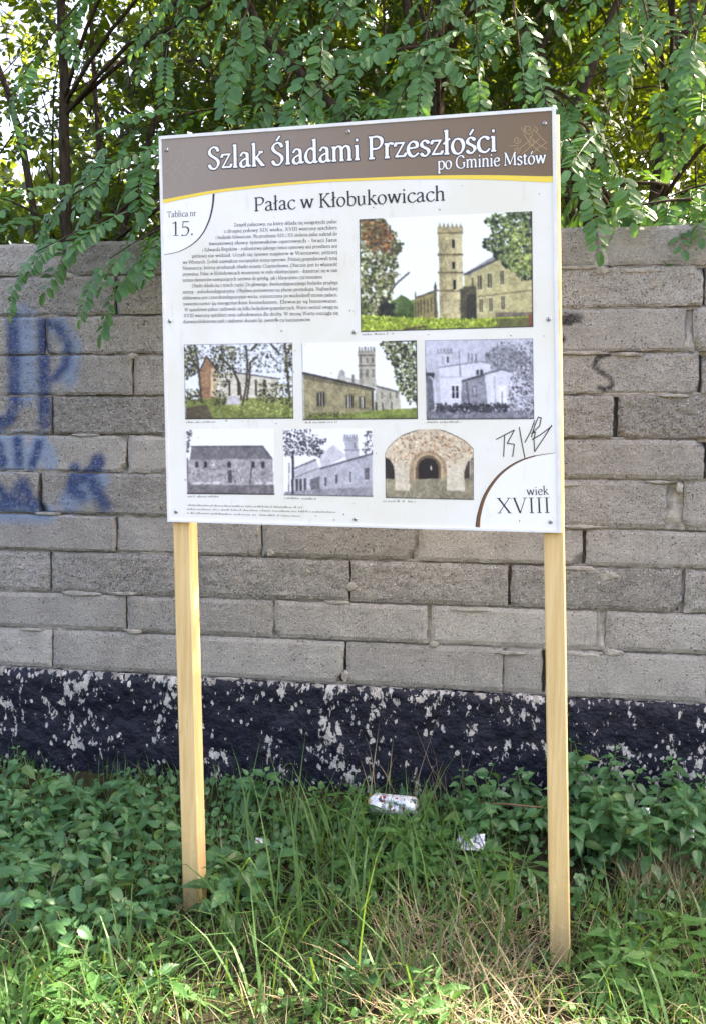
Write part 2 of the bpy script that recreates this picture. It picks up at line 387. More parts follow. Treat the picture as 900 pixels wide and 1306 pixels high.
# mortar beds: thin ragged strips, recessed between the courses
for k in range(1, 12):
    V = []; F = []; xs = np.arange(X_MIN-.4, X_MAX+.4, .011)
    for i, x in enumerate(xs):
        z = zline(k, x); d = .015+.013*n3(x*3, k*3.1, 0)+.007*n3(x*17, k*3.1, 1)+.005*n3(x*60, k, 2); d = max(.001, d)
        h1 = .0065+.003*n3(x*25, k, 6); h2 = .0065+.003*n3(x*25, k, 9)
        V += [(x, .2, z+h1), (x, d+.003, z+h1), (x, d, z+.002), (x, d+.002, z-.002), (x, d+.003, z-h2), (x, .2, z-h2)]
        if i:
            for j in range(5): F.append(((i-1)*6+j, (i-1)*6+j+1, i*6+j+1, i*6+j))
    obj('mortar_bed', V, F, M['mortar'], wall)
# head joints: mostly hollow, a little mortar deep inside
for k, full in enumerate(HEAD):
    for x, wd in full:
        wide = wd > .025; d = .012 if wide else random.choice((.05, .06, .055, .045, .014))
        V = []; F = []; za, zb = zline(k+1, x)+.004, zline(k, x)-.004; n = 12; hw = wd/2+.006
        for i in range(n+1):
            z = za+(zb-za)*i/n
            for j in range(5):
                xx = x-hw+2*hw*j/4
                V.append((xx, max(.002, d+.012*n3(xx*50, z*28, k+x)+(.015*(i/n-.3) if wide else .01*n3(z*9, x, k))), z))
            if i:
                for j in range(4): F.append(((i-1)*5+j, (i-1)*5+j+1, i*5+j+1, i*5+j))
        obj('head_joint', V, F, M['mortar'], wall)
# mortar smeared over the block faces here and there
def smear(px, py, rx, rz, sd):
    c = at_y(px, py); n = 18; V = [(c[0], -.006, c[2])]; F = []
    for ringi, (s, y) in enumerate(((.55, -.0055), (.85, -.004), (1.0, .004))):
        for i in range(n):
            a = 2*math.pi*i/n; r = s*(1+.35*n3(math.cos(a)*1.6, math.sin(a)*1.6, sd)+.18*n3(math.cos(a)*5, math.sin(a)*5, sd))
            V.append((c[0]+rx*r*math.cos(a), y+.002*n3(a*3, s, sd), c[2]+rz*r*math.sin(a)))
    for i in range(n):
        j = (i+1) % n; F.append((0, 1+i, 1+j))
        for q in range(2): F.append((1+q*n+i, 1+(q+1)*n+i, 1+(q+1)*n+j, 1+q*n+j))
    obj('mortar_smear', V, F, M['mortar'], wall)
for i, a in enumerate([(86, 352, .028, .010), (140, 361, .05, .007), (168, 454, .022, .010), (206, 347, .03, .006), (60, 655, .05, .006), (100, 757, .07, .008), (160, 757, .05, .006),
        (740, 341, .08, .006), (820, 345, .06, .007), (768, 345, .03, .012), (745, 450, .08, .007), (800, 452, .05, .006), (860, 505, .05, .006), (720, 618, .05, .006), (740, 672, .06, .008),
        (840, 615, .04, .006), (775, 735, .04, .013), (740, 725, .05, .009), (885, 735, .02, .008), (780, 832, .03, .012), (740, 835, .06, .007), (448, 748, .02, .016), (430, 768, .05, .006), (345, 705, .012, .014), (553, 822, .015, .010), (440, 862, .012, .020), (600, 778, .07, .006), (650, 833, .05, .006), (290, 866, .05, .006),
        (40, 803, .05, .006), (170, 805, .03, .010), (110, 555, .05, .006), (30, 604, .04, .006), (866, 622, .012, .02)]):
    smear(*a, i*1.7)
# solid core behind the joints
mb = MB(); xa, xb = X_MIN-.3, X_MAX+.3
mb.box8([(xa, .07, .3), (xb, .07, .3), (xb, .22, .3), (xa, .22, .3), (xa, .07, zline(0, xa)-.02), (xb, .07, zline(0, xb)-.03), (xb, .22, zline(0, xb)-.03), (xa, .22, zline(0, xa)-.02)])
mb.obj('core', M['mortar'], wall)
# footing
V = []; F = []; xs = np.arange(X_MIN-.3, X_MAX+.3, .012); nz = 38
for i, x in enumerate(xs):
    zt = zline(11, x)-.004+.005*n3(x*14, 3, 3)+.003*n3(x*50, 1, 3)
    lip = -.012+.005*n3(x*8, 5, 0)
    for j in range(nz+1):
        t = j/nz; z = -.25+(zt+.25)*t
        y = lip+.008*n3(x*9, z*9, 4)+.006*n3(x*30, z*20, 8)+.004*n3(x*70, z*60, 2)
        if t > .97: y += .007*(t-.97)/.03
        V.append((x, y, z))
    V.append((x, .20, zt)); 
    W = nz+2
    if i:
        for j in range(nz+1): F.append(((i-1)*W+j, i*W+j, i*W+j+1, (i-1)*W+j+1))
obj('footing', V, F, M['bitumen'], wall, smooth=True)
#@@BOARD
# ------------------------------------------------------------------ information board
BYAW = .0728; BP = np.array([-.8344, -.6853, .9]); BLEAN = .02
BN = np.array([-math.sin(BYAW), -math.cos(BYAW), BLEAN]); BN /= np.linalg.norm(BN)      # towards the viewer
def on_board(px, py, off=0.0):
    d = ray(px, py); t = np.dot(BP+BN*off-CAM, BN)/np.dot(d, BN); return CAM+t*d
PXC = [(205, 176), (706, 139), (713, 678), (216, 664)]                                   # TL TR BR BL in the photograph
BC = [on_board(*p) for p in PXC]
def homography(src, dst):
    A = []; b = []
    for (x, y), (u, v) in zip(src, dst):
        A += [[x, y, 1, 0, 0, 0, -u*x, -u*y], [0, 0, 0, x, y, 1, -v*x, -v*y]]; b += [u, v]
    h = np.linalg.solve(np.array(A, float), np.array(b, float)); return np.append(h, 1).reshape(3, 3)
PW = (np.linalg.norm(BC[1]-BC[0])+np.linalg.norm(BC[2]-BC[3]))/2; PH = (np.linalg.norm(BC[3]-BC[0])+np.linalg.norm(BC[2]-BC[1]))/2
HB = homography(PXC, [(0, 0), (PW, 0), (PW, PH), (0, PH)])
def uv(px, py):
    """photo pixel -> panel coordinates in metres (right, down)"""
    q = HB@np.array([px, py, 1.]); return np.array([q[0]/q[2], q[1]/q[2]])
def PB(u, v, off=0.0):
    """panel coordinates -> world"""
    s, t = u/PW, v/PH
    return BC[0]*(1-s)*(1-t)+BC[1]*s*(1-t)+BC[2]*s*t+BC[3]*(1-s)*t+BN*off
E1 = BC[1]-BC[0]; E1 /= np.linalg.norm(E1)
pl, pr = on_board(243, 1178, -.045), on_board(713, 1222, -.045)
board = empty('information_board', tuple((pl+pr)/2))
tag(board, 'weathered white information board with brown header on two cream wooden posts', 'sign')
def mat_print(name, c, blot=None, rough=.38):
    k = NM(name); p = k.pos(); n = k.noise(p, 5, 4); f = k.noise(p, 70, 3)
    cc = c
    if blot:
        cc = k.mix(k.ramp(n, [(.38, 0), (.68, 1)]), c, blot)
        sp = k.voro(p, 28); spc = k.voro(p, 28, out='Color'); s = k.n('ShaderNodeSeparateColor'); k.link(spc, s.inputs[0])
        cc = k.mix(k.math('MULTIPLY', k.math('MULTIPLY', k.ramp(sp, [(.06, 1), (.12, 0)]), k.math('LESS_THAN', s.outputs[0], .16)), .6), cc, (.30, .26, .16))
        cc = k.mix(k.math('MULTIPLY', k.ramp(k.noise(k.mapping(p, (1, 1, .25)), 30, 4, .7), [(.58, 0), (.75, 1)]), .30), cc, (.50, .47, .36))
        k.normal(k.bump(f, .06, .002))
    k.base(cc); k.rough(rough, .4); return k.m
M['panel_white'] = mat_print('panel_print_white', (.86, .86, .84), (.80, .78, .68))
M['panel_clean'] = mat_print('panel_print_clean', (.90, .90, .90), (.88, .88, .86))
def mat_header():
    k = NM('panel_print_brown_sheen'); sp = k.n('ShaderNodeSeparateXYZ'); k.link(k.pos(), sp.inputs[0])
    g = k.math('MULTIPLY_ADD', sp.outputs[0], 1.0, .80); n = k.noise(k.mapping(k.pos(), (1, 1, .3)), 14, 4, .6)
    c = k.mix(k.ramp(g, [(0, 0), (.9, 1)]), srgb(156, 143, 134), srgb(124, 99, 70)); c = k.mix(k.math('MULTIPLY', n, .35), c, srgb(112, 96, 80)); k.base(c); k.rough(.42, .4); return k.m  # brown print, greyer to the left: a reflection painted into the colour
M['header'] = mat_header()
M['yellow'] = mat_print('panel_print_yellow', srgb(244, 214, 78))
M['white_ink'] = mat_print('panel_ink_white', (.9, .9, .9)); M['navy_ink'] = mat_print('panel_ink_dark', srgb(46, 44, 58))
M['black_ink'] = mat_print('panel_ink_black', srgb(36, 33, 34)); M['grey_ink'] = mat_print('panel_ink_grey', srgb(150, 146, 138))
M['gold_ink'] = mat_print('panel_ink_gold', srgb(172, 146, 106)); M['pale_ink'] = mat_print('panel_ink_pale', srgb(166, 154, 140)); M['brown_ink'] = mat_print('panel_ink_brown', srgb(122, 84, 52))
M['trim'] = plain('white_trim', (.78, .79, .80), .35, .5, nscale=25, namt=.08)
M['ply'] = plain('plywood_edge', srgb(214, 190, 150), .7, .3, nscale=60)
M['screw'] = plain('screw_steel', (.45, .45, .47), .35, .5, 1.0); M['screw_dark'] = plain('screw_slot', (.03, .03, .035), .5)
def mat_post():
    k = NM('cream_painted_wood'); p = k.mapping(k.pos(), (1, 1, .05)); n = k.noise(p, 90, 4, .6); m = k.noise(k.pos(), 3, 3)
    c = k.mix(k.ramp(n, [(.35, 0), (.65, 1)]), srgb(214, 178, 122), srgb(234, 203, 150)); c = k.mix(k.math('MULTIPLY', k.ramp(m, [(.4, 0), (.7, 1)]), .4), c, srgb(208, 180, 130))
    sz = k.n('ShaderNodeSeparateXYZ'); k.link(k.pos(), sz.inputs[0]); sp = k.noise(k.pos(), 45, 5, .7)
    splash = k.math('MULTIPLY', k.ramp(k.math('ADD', sz.outputs[2], k.math('MULTIPLY', sp, .22)), [(.02, .75), (.2, 0)]), k.ramp(sp, [(.3, .4), (.6, 1)])); c = k.mix(splash, c, srgb(120, 104, 76))
    st = k.ramp(k.noise(k.mapping(k.pos(), (1, 1, .12)), 55, 4, .7), [(.6, 0), (.8, .45)]); c = k.mix(st, c, srgb(176, 142, 96)); kn = k.voro(k.mapping(k.pos(), (1, 1, .5)), 7); c = k.mix(k.ramp(kn, [(.03, .7), (.07, 0)]), c, srgb(150, 108, 66))
    k.base(c); k.rough(.55, .35); k.normal(k.bump(n, .3, .002)); return k.m
M['post'] = mat_post()
# posts: square timbers behind the panel, standing in the ground
def post(bx, tx, right):
    w, d = .0485, .05
    bot = on_board(bx, 1178 if not right else 1222, 0); top = on_board(tx, 184 if not right else 147, 0)
    dirv = (top-bot)/np.linalg.norm(top-bot); bot = bot-dirv*.30
    if right: top = top+dirv*.004
    ax = E1-dirv*np.dot(E1, dirv); ax /= np.linalg.norm(ax); ay = np.cross(dirv, ax); ay = ay if np.dot(ay, BN) < 0 else -ay
    V = []; F = []; b = .0035
    prof = [(-w/2+b, 0), (w/2-b, 0), (w/2, b), (w/2, d-b), (w/2-b, d), (-w/2+b, d), (-w/2, d-b), (-w/2, b)]
    nseg = 14
    for i in range(nseg+1):
        c = bot+(top-bot)*i/nseg-BN*.0125
        for (x, y) in prof: V.append(c+ax*(x+.0008*n3(i*.7, x*9, 3+right))+ay*y)
        if i:
            for j in range(8): F.append(((i-1)*8+j, (i-1)*8+(j+1) % 8, i*8+(j+1) % 8, i*8+j))
    F.append(tuple(reversed(range(8)))); F.append(tuple(nseg*8+j for j in range(8)))
    obj('post', V, F, M['post'], board)
post(242.5, 216, False); post(713.5, 699, True)
# panel (printed sheet on a board) and its thin pale edging
T = .012
P = [PB(0, PH, -T), PB(PW, PH, -T), PB(PW, 0, -T), PB(0, 0, -T), PB(0, PH), PB(PW, PH), PB(PW, 0), PB(0, 0)]
mb = MB(); mb.box8(P); panel = mb.obj('panel', M['panel_white'], board)
def strip(u0, v0, u1, v1):
    mb = MB(); a, b = -T-.002, .0025
    mb.box8([PB(u0, v1, a), PB(u1, v1, a), PB(u1, v0, a), PB(u0, v0, a), PB(u0, v1, b), PB(u1, v1, b), PB(u1, v0, b), PB(u0, v0, b)]); mb.obj('edge_trim', M['trim'], board)
strip(-.004, -.004, PW+.004, .004); strip(-.004, .0042, .0028, PH+.003); strip(PW-.0045, .0042, PW+.004, PH+.003); strip(.003, PH-.0022, PW-.0047, PH+.003)

def flat(name, pts, mat, off, parent=None, fan=True):
    """flat printed polygon given as strip pairs or an outline in panel metres"""
    return obj(name, [PB(p[0], p[1], off) for p in pts], [tuple(range(len(pts)))], mat, parent or board)
def ribbon(name, A, B, mat, off, parent=None):
    n = len(A); V = [PB(*p, off) for p in A]+[PB(*p, off) for p in B]
    return obj(name, V, [(i, n+i, n+i+1, i+1) for i in range(n-1)], mat, parent or board)
def smooth_px(P, n=8):
    P = [np.array(p, float) for p in P]; P = [2*P[0]-P[1]]+P+[2*P[-1]-P[-2]]; out = []
    for i in range(1, len(P)-2):
        for j in range(n):
            t = j/n; out.append(.5*((2*P[i])+(P[i+1]-P[i-1])*t+(2*P[i-1]-5*P[i]+4*P[i+1]-P[i+2])*t*t+(3*P[i]-P[i-1]-3*P[i+1]+P[i+2])*t**3))
    out.append(P[-2]); return out
TU = .0035
curve = smooth_px([(203, 255.5), (270, 243), (330, 236), (400, 230), (460, 227), (540, 224), (620, 223.2), (706, 225)])
cv = [uv(*p) for p in curve]; cv = [p for p in cv if TU < p[0] < PW-.005]; cv = [np.array([TU, cv[0][1]])]+cv+[np.array([PW-.005, cv[-1][1]])]
header = ribbon('header_band', [np.array([p[0], .0045]) for p in cv], cv, M['header'], .0004)
def yth(s): return .0095-.018*s+.0225*s*s
yel = [p+np.array([0, yth(p[0]/PW)]) for p in cv]
ribbon('header_stripe', cv, yel, M['yellow'], .0006)
# quarter circles at two corners
arc1 = smooth_px([(273, 247), (271.5, 263), (267, 281), (258.5, 298), (246, 311), (228, 320.5), (207, 325)])
A1 = [uv(*p) for p in arc1]; A1[-1][0] = max(A1[-1][0], .0032)
yv = [np.interp(p[0], [q[0] for q in yel], [q[1] for q in yel])+.0006 for p in A1]
A1 = [np.array([max(p[0], .0032), max(p[1], y)]) for p, y in zip(A1, yv)]
ribbon('corner_patch', [np.array([p[0], y]) for p, y in zip(A1, yv)], A1, M['panel_clean'], .0003)
def tapered(name, P, w0, w1, mat, off, parent=None):
    L = []; R_ = []; n = len(P)
    for i, p in enumerate(P):
        t = P[min(i+1, n-1)]-P[max(i-1, 0)]; t = t/(np.linalg.norm(t)+1e-9); nn = np.array([-t[1], t[0]]); wd = w0+(w1-w0)*i/(n-1)
        L.append(p+nn*wd/2); R_.append(p-nn*wd/2)
    return ribbon(name, L, R_, mat, off, parent)
tapered('corner_arc', A1, .0055, .0008, M['navy_ink'], .0005)
arc2 = smooth_px([(609, 672.5), (611, 656), (619, 631), (636, 606.5), (658, 590), (683, 581), (710, 577)])
A2 = [uv(*p) for p in arc2]; A2 = [np.array([min(p[0], PW-.0048), min(p[1], PH-.0025)]) for p in A2]
ribbon('corner_patch', [np.array([p[0], PH-.0024]) for p in A2], A2, M['panel_clean'], .0003)
tapered('corner_arc', A2, .009, .0008, M['brown_ink'], .0005); tapered('corner_arc', [p+np.array([-.0048+.004*i/len(A2), -.0010]) for i, p in enumerate(A2)][:-8], .0025, .0010, M['navy_ink'], .0006)

# ---- pen-written serif alphabet: pts in em, swept with a slanted nib
Xh, Cp, As = .44, .66, .71
def bowlL(x): return [(x+.34, .37), (x+.24, .44), (x+.10, .38), (x+.03, .22), (x+.07, .06), (x+.18, -.01), (x+.28, .03), (x+.34, .10)]
def bowlR(x): return [(x, .34), (x+.10, .43), (x+.20, .44), (x+.31, .36), (x+.335, .22), (x+.28, .06), (x+.15, -.01), (x, .05)]
ROUND = [(.24, .44), (.12, .39), (.055, .22), (.12, .04), (.24, -.01), (.36, .05), (.425, .22), (.36, .39), (.24, .44)]
def CO(x0, x1): return [((x0+x1)/2, .67), (x0+(x1-x0)*.18, .59), (x0, .33), (x0+(x1-x0)*.18, .07), ((x0+x1)/2, -.01), (x1-(x1-x0)*.18, .07), (x1, .33), (x1-(x1-x0)*.18, .59), ((x0+x1)/2, .67)]
GL = {
 'a': (.45, [('c', [(.08, .34), (.12, .42), (.21, .44), (.30, .40), (.32, .30)]), ('l', [(.32, .32), (.32, .09)]), ('c', [(.32, .09), (.35, .01), (.43, .03)]), ('c', [(.32, .27), (.18, .22), (.08, .15), (.08, .04), (.17, -.01), (.26, .03), (.32, .09)])]),
 'b': (.49, [('l', [(.11, As), (.11, .03)]), ('s', .03, .11, As-.02), ('c', bowlR(.11))]),
 'c': (.43, [('c', [(.39, .36), (.33, .43), (.24, .44), (.11, .37), (.06, .22), (.11, .06), (.23, -.01), (.34, .01), (.41, .08)])]),
 'd': (.50, [('c', bowlL(.03)), ('l', [(.37, As), (.37, .07)]), ('c', [(.37, .07), (.39, .0), (.47, .02)]), ('s', .29, .37, As-.02)]),
 'e': (.44, [('l', [(.08, .235), (.37, .265)]), ('c', [(.37, .265), (.35, .39), (.24, .44), (.11, .37), (.06, .21), (.12, .05), (.25, -.01), (.40, .08)])]),
 'f': (.30, [('c', [(.33, .66), (.26, .71), (.17, .66), (.14, .52)]), ('l', [(.14, .54), (.14, .01)]), ('s', .04, .26, .43), ('s', .05, .24, .012)]),
 'g': (.46, [('c', [(.2, .44), (.09, .40), (.07, .28), (.13, .18), (.22, .16), (.32, .21), (.34, .31), (.29, .41), (.2, .44)]), ('c', [(.15, .17), (.09, .10), (.16, .05), (.30, .04), (.39, -.02), (.38, -.14), (.22, -.21), (.07, -.16), (.06, -.06), (.15, .03)]), ('s', .30, .43, .41)]),
 'h': (.52, [('l', [(.11, As), (.11, .01)]), ('s', .03, .11, As-.02), ('s', .03, .19, .012), ('c', [(.11, .32), (.21, .42), (.30, .44), (.38, .38), (.39, .26)]), ('l', [(.39, .28), (.39, .01)]), ('s', .31, .48, .012)]),
 'i': (.25, [('l', [(.12, .43), (.12, .01)]), ('s', .04, .12, .42), ('s', .04, .20, .012), ('d', .12, .60, .045)]),
 'j': (.24, [('l', [(.13, .43), (.13, -.06)]), ('c', [(.13, -.06), (.10, -.18), (.0, -.21)]), ('s', .05, .13, .42), ('d', .13, .60, .045)]),
 'k': (.49, [('l', [(.11, As), (.11, .01)]), ('s', .03, .11, As-.02), ('s', .03, .19, .012), ('l', [(.13, .21), (.36, .42)]), ('s', .28, .44, .425), ('l', [(.20, .26), (.42, .01)]), ('s', .36, .49, .012)]),
 'l': (.25, [('l', [(.12, As), (.12, .01)]), ('s', .04, .12, As-.02), ('s', .04, .20, .012)]),
 'm': (.78, [('l', [(.11, .43), (.11, .01)]), ('s', .03, .11, .42), ('s', .03, .19, .012), ('c', [(.11, .32), (.20, .42), (.29, .44), (.36, .38), (.37, .26)]), ('l', [(.37, .28), (.37, .01)]), ('s', .30, .45, .012), ('c', [(.37, .32), (.46, .42), (.55, .44), (.62, .38), (.64, .26)]), ('l', [(.64, .28), (.64, .01)]), ('s', .56, .73, .012)]),
 'n': (.52, [('l', [(.11, .43), (.11, .01)]), ('s', .03, .11, .42), ('s', .03, .19, .012), ('c', [(.11, .32), (.21, .42), (.30, .44), (.38, .38), (.39, .26)]), ('l', [(.39, .28), (.39, .01)]), ('s', .31, .48, .012)]),
 'o': (.48, [('c', ROUND)]),
 'p': (.49, [('l', [(.11, .43), (.11, -.21)]), ('s', .03, .11, .42), ('s', .03, .20, -.205), ('c', bowlR(.11))]),
 'r': (.35, [('l', [(.11, .43), (.11, .01)]), ('s', .03, .11, .42), ('s', .03, .20, .012), ('c', [(.11, .30), (.18, .41), (.25, .44), (.32, .40)])]),
 's': (.37, [('c', [(.31, .36), (.25, .43), (.16, .44), (.08, .38), (.09, .29), (.19, .23), (.29, .17), (.31, .08), (.23, .0), (.13, -.01), (.06, .07)])]),
 't': (.32, [('l', [(.14, .55), (.14, .09)]), ('c', [(.14, .09), (.17, .0), (.29, .04)]), ('s', .04, .28, .43)]),
 'u': (.52, [('l', [(.11, .43), (.11, .12)]), ('c', [(.11, .14), (.14, .02), (.22, -.01), (.31, .04), (.38, .12)]), ('s', .03, .11, .42), ('l', [(.38, .43), (.38, .06)]), ('s', .30, .38, .42), ('s', .38, .47, .03)]),
 'w': (.70, [('l', [(.08, .42), (.21, .01), (.35, .42)]), ('l', [(.35, .42), (.49, .01), (.62, .42)]), ('s', .02, .16, .425), ('s', .28, .40, .425), ('s', .55, .69, .425)]),
 'y': (.46, [('l', [(.08, .42), (.23, .03)]), ('l', [(.39, .42), (.22, -.06)]), ('c', [(.22, -.06), (.15, -.18), (.05, -.2)]), ('s', .02, .16, .425), ('s', .31, .45, .425)]),
 'z': (.42, [('l', [(.06, .415), (.35, .415)]), ('h', [(.34, .42), (.07, .02)]), ('l', [(.06, .02), (.37, .02)]), ('l', [(.06, .42), (.05, .33)]), ('l', [(.37, .02), (.39, .11)])]),
 'A': (.66, [('l', [(.10, .01), (.32, .66)]), ('l', [(.32, .66), (.55, .01)]), ('s', .02, .19, .012), ('s', .46, .64, .012), ('s', .19, .45, .23)]),
 'C': (.62, [('c', [(.55, .53), (.47, .64), (.34, .67), (.15, .57), (.07, .33), (.14, .10), (.33, -.01), (.49, .03), (.57, .14)])]),
 'D': (.68, [('l', [(.14, .65), (.14, .01)]), ('s', .05, .24, .65), ('s', .05, .24, .012), ('c', [(.16, .65), (.40, .65), (.58, .54), (.62, .33), (.57, .12), (.40, .01), (.16, .01)])]),
 'E': (.55, [('l', [(.14, .65), (.14, .01)]), ('s', .05, .47, .65), ('s', .05, .50, .012), ('s', .14, .40, .34), ('l', [(.46, .65), (.47, .54)]), ('l', [(.49, .01), (.52, .13)])]),
 'G': (.68, [('c', [(.56, .54), (.48, .64), (.34, .67), (.15, .57), (.07, .33), (.14, .09), (.34, -.01), (.50, .02), (.57, .08)]), ('l', [(.57, .30), (.57, .05)]), ('s', .47, .65, .30)]),
 'I': (.32, [('l', [(.15, .65), (.15, .01)]), ('s', .05, .26, .65), ('s', .05, .26, .012)]),
 'J': (.34, [('l', [(.19, .65), (.19, .05)]), ('c', [(.19, .08), (.15, -.08), (.03, -.12)]), ('s', .09, .29, .65)]),
 'K': (.63, [('l', [(.14, .65), (.14, .01)]), ('s', .05, .24, .65), ('s', .05, .24, .012), ('l', [(.16, .32), (.47, .64)]), ('s', .39, .57, .65), ('l', [(.24, .39), (.53, .01)]), ('s', .46, .64, .012)]),
 'L': (.54, [('l', [(.14, .65), (.14, .01)]), ('s', .05, .24, .65), ('s', .05, .48, .012), ('l', [(.47, .01), (.51, .15)])]),
 'M': (.84, [('h', [(.12, .65), (.10, .01)]), ('l', [(.13, .65), (.41, .05)]), ('h', [(.41, .05), (.69, .65)]), ('l', [(.70, .65), (.72, .01)]), ('s', .03, .19, .012), ('s', .62, .81, .012), ('s', .04, .15, .65), ('s', .68, .79, .65)]),
 'N': (.70, [('h', [(.13, .65), (.13, .01)]), ('l', [(.13, .65), (.57, .01)]), ('h', [(.57, .65), (.57, .01)]), ('s', .04, .16, .65), ('s', .05, .22, .012), ('s', .48, .66, .65)]),
 'O': (.70, [('c', CO(.07, .63))]),
 'P': (.56, [('l', [(.14, .65), (.14, .01)]), ('s', .05, .24, .65), ('s', .05, .25, .012), ('c', [(.16, .65), (.36, .66), (.49, .58), (.50, .44), (.40, .32), (.24, .29), (.16, .31)])]),
 'R': (.61, [('l', [(.14, .65), (.14, .01)]), ('s', .05, .24, .65), ('s', .05, .24, .012), ('c', [(.16, .65), (.35, .66), (.46, .58), (.46, .45), (.36, .35), (.16, .34)]), ('l', [(.28, .35), (.52, .01)]), ('s', .48, .62, .012)]),
 'S': (.50, [('c', [(.42, .54), (.35, .65), (.24, .67), (.12, .61), (.09, .50), (.17, .40), (.31, .32), (.41, .22), (.40, .09), (.28, -.01), (.15, .01), (.07, .12)])]),
 'T': (.60, [('l', [(.30, .65), (.30, .01)]), ('s', .05, .56, .65), ('s', .20, .40, .012), ('l', [(.06, .65), (.05, .53)]), ('l', [(.55, .65), (.56, .53)])]),
 'U': (.68, [('l', [(.14, .65), (.14, .2)]), ('c', [(.14, .22), (.18, .05), (.34, -.01), (.50, .06), (.55, .22)]), ('h', [(.55, .65), (.55, .2)]), ('s', .05, .24, .65), ('s', .47, .64, .65)]),
 'V': (.66, [('l', [(.10, .65), (.33, .0)]), ('h', [(.56, .65), (.33, .0)]), ('s', .02, .20, .65), ('s', .46, .64, .65)]),
 'W': (.94, [('l', [(.09, .65), (.28, .0)]), ('h', [(.47, .65), (.28, .0)]), ('l', [(.47, .65), (.67, .0)]), ('h', [(.85, .65), (.67, .0)]), ('s', .02, .19, .65), ('s', .40, .54, .65), ('s', .76, .93, .65)]),
 'X': (.66, [('l', [(.10, .65), (.55, .01)]), ('h', [(.55, .65), (.10, .01)]), ('s', .02, .20, .65), ('s', .46, .63, .65), ('s', .02, .20, .012), ('s', .46, .64, .012)]),
 'Z': (.57, [('l', [(.08, .64), (.48, .64)]), ('h', [(.47, .65), (.07, .02)]), ('l', [(.06, .02), (.50, .02)]), ('l', [(.08, .64), (.07, .52)]), ('l', [(.50, .02), (.52, .14)])]),
 '1': (.46, [('l', [(.24, .62), (.24, .01)]), ('l', [(.10, .55), (.24, .63)]), ('s', .10, .38, .012)]),
 '5': (.46, [('l', [(.13, .62), (.40, .62)]), ('h', [(.14, .62), (.11, .36)]), ('c', [(.11, .36), (.24, .39), (.37, .32), (.39, .17), (.29, .02), (.15, -.01), (.06, .03)])]),
 '.': (.22, [('d', .10, .035, .048)]), ',': (.22, [('d', .10, .035, .045), ('c', [(.12, .03), (.12, -.05), (.06, -.12)])]), '-': (.34, [('s', .05, .28, .22)]), ' ': (.22, []),
}
ACC = {'ą': ('a', 'o'), 'ę': ('e', 'o'), 'ć': ('c', 'a'), 'ń': ('n', 'a'), 'ó': ('o', 'a'), 'ś': ('s', 'a'), 'ź': ('z', 'a'), 'ż': ('z', 'd'), 'ł': ('l', 'l'), 'Ś': ('S', 'A'), 'Ż': ('Z', 'D')}
for ch, (b, a) in ACC.items():
    adv, st = GL[b]; mid = adv/2-.01; st = list(st)
    if a == 'a': st.append(('k', [(mid-.02, .53), (mid+.09, .68)]))
    elif a == 'A': st.append(('k', [(mid-.01, .75), (mid+.10, .88)]))
    elif a == 'd': st.append(('d', mid, .58, .045))
    elif a == 'l': st.append(('k', [(.02, .31), (.22, .45)]))
    else: st.append(('c', [(adv-.10, .01), (adv-.16, -.08), (adv-.13, -.16), (adv-.05, -.14)]))
    GL[ch] = (adv, st)
def glyph_polys(st, nib, ang, thin, samp):
    out = []; n = np.array([math.cos(ang), math.sin(ang)])*nib/2
    def seg(p, q, nn):
        p = np.array(p); q = np.array(q); out.append([p-nn, p+nn, q+nn, q-nn])
        d = q-p; L = np.linalg.norm(d)+1e-9; m = np.array([-d[1], d[0]])/L*thin/2; d = d/L*thin*.25; out.append([p-m-d, p+m-d, q+m+d, q-m+d])
    for s in st:
        if s[0] == 'l': [seg(a, b, n) for a, b in zip(s[1], s[1][1:])]
        elif s[0] == 'h': [seg(a, b, n*.35) for a, b in zip(s[1], s[1][1:])]
        elif s[0] == 'k': [seg(a, b, np.array([.6, -.1])*nib*.55) for a, b in zip(s[1], s[1][1:])]
        elif s[0] == 'c': P = smooth_px(s[1], samp); [seg(a, b, n) for a, b in zip(P, P[1:])]
        elif s[0] == 's': out.append([np.array(v) for v in ((s[1], s[3]-thin*.55), (s[2], s[3]-thin*.55), (s[2], s[3]+thin*.55), (s[1], s[3]+thin*.55))])
        elif s[0] == 'd': r = s[3]*(nib/.09)**.5; out.append([np.array((s[1]+r*math.cos(a), s[2]+r*math.sin(a))) for a in np.arange(0, 6.28, .7854)])
    return out
def polys_to_runs(polys, y0, y1, nrow):
    """union of convex polygons as horizontal runs (x0,x1,row)"""
    rows = [[] for _ in range(nrow)]; dy = (y1-y0)/nrow
    for P in polys:
        ys = [p[1] for p in P]; a = max(0, int((min(ys)-y0)/dy)); b = min(nrow-1, int((max(ys)-y0)/dy)+1)
        for r in range(a, b+1):
            y = y0+(r+.5)*dy; xs = []
            for i in range(len(P)):
                p, q = P[i], P[(i+1) % len(P)]
                if (p[1] <= y < q[1]) or (q[1] <= y < p[1]): xs.append(p[0]+(q[0]-p[0])*(y-p[1])/(q[1]-p[1]))
            if len(xs) >= 2: rows[r].append((min(xs), max(xs)))
    runs = []
    for r, L in enumerate(rows):
        L.sort(); cur = None
        for a, b in L:
            if cur is None: cur = [a, b]
            elif a <= cur[1]+1e-4: cur[1] = max(cur[1], b)
            else: runs.append((*cur, r)); cur = [a, b]
        if cur: runs.append((*cur, r))
    return runs, dy
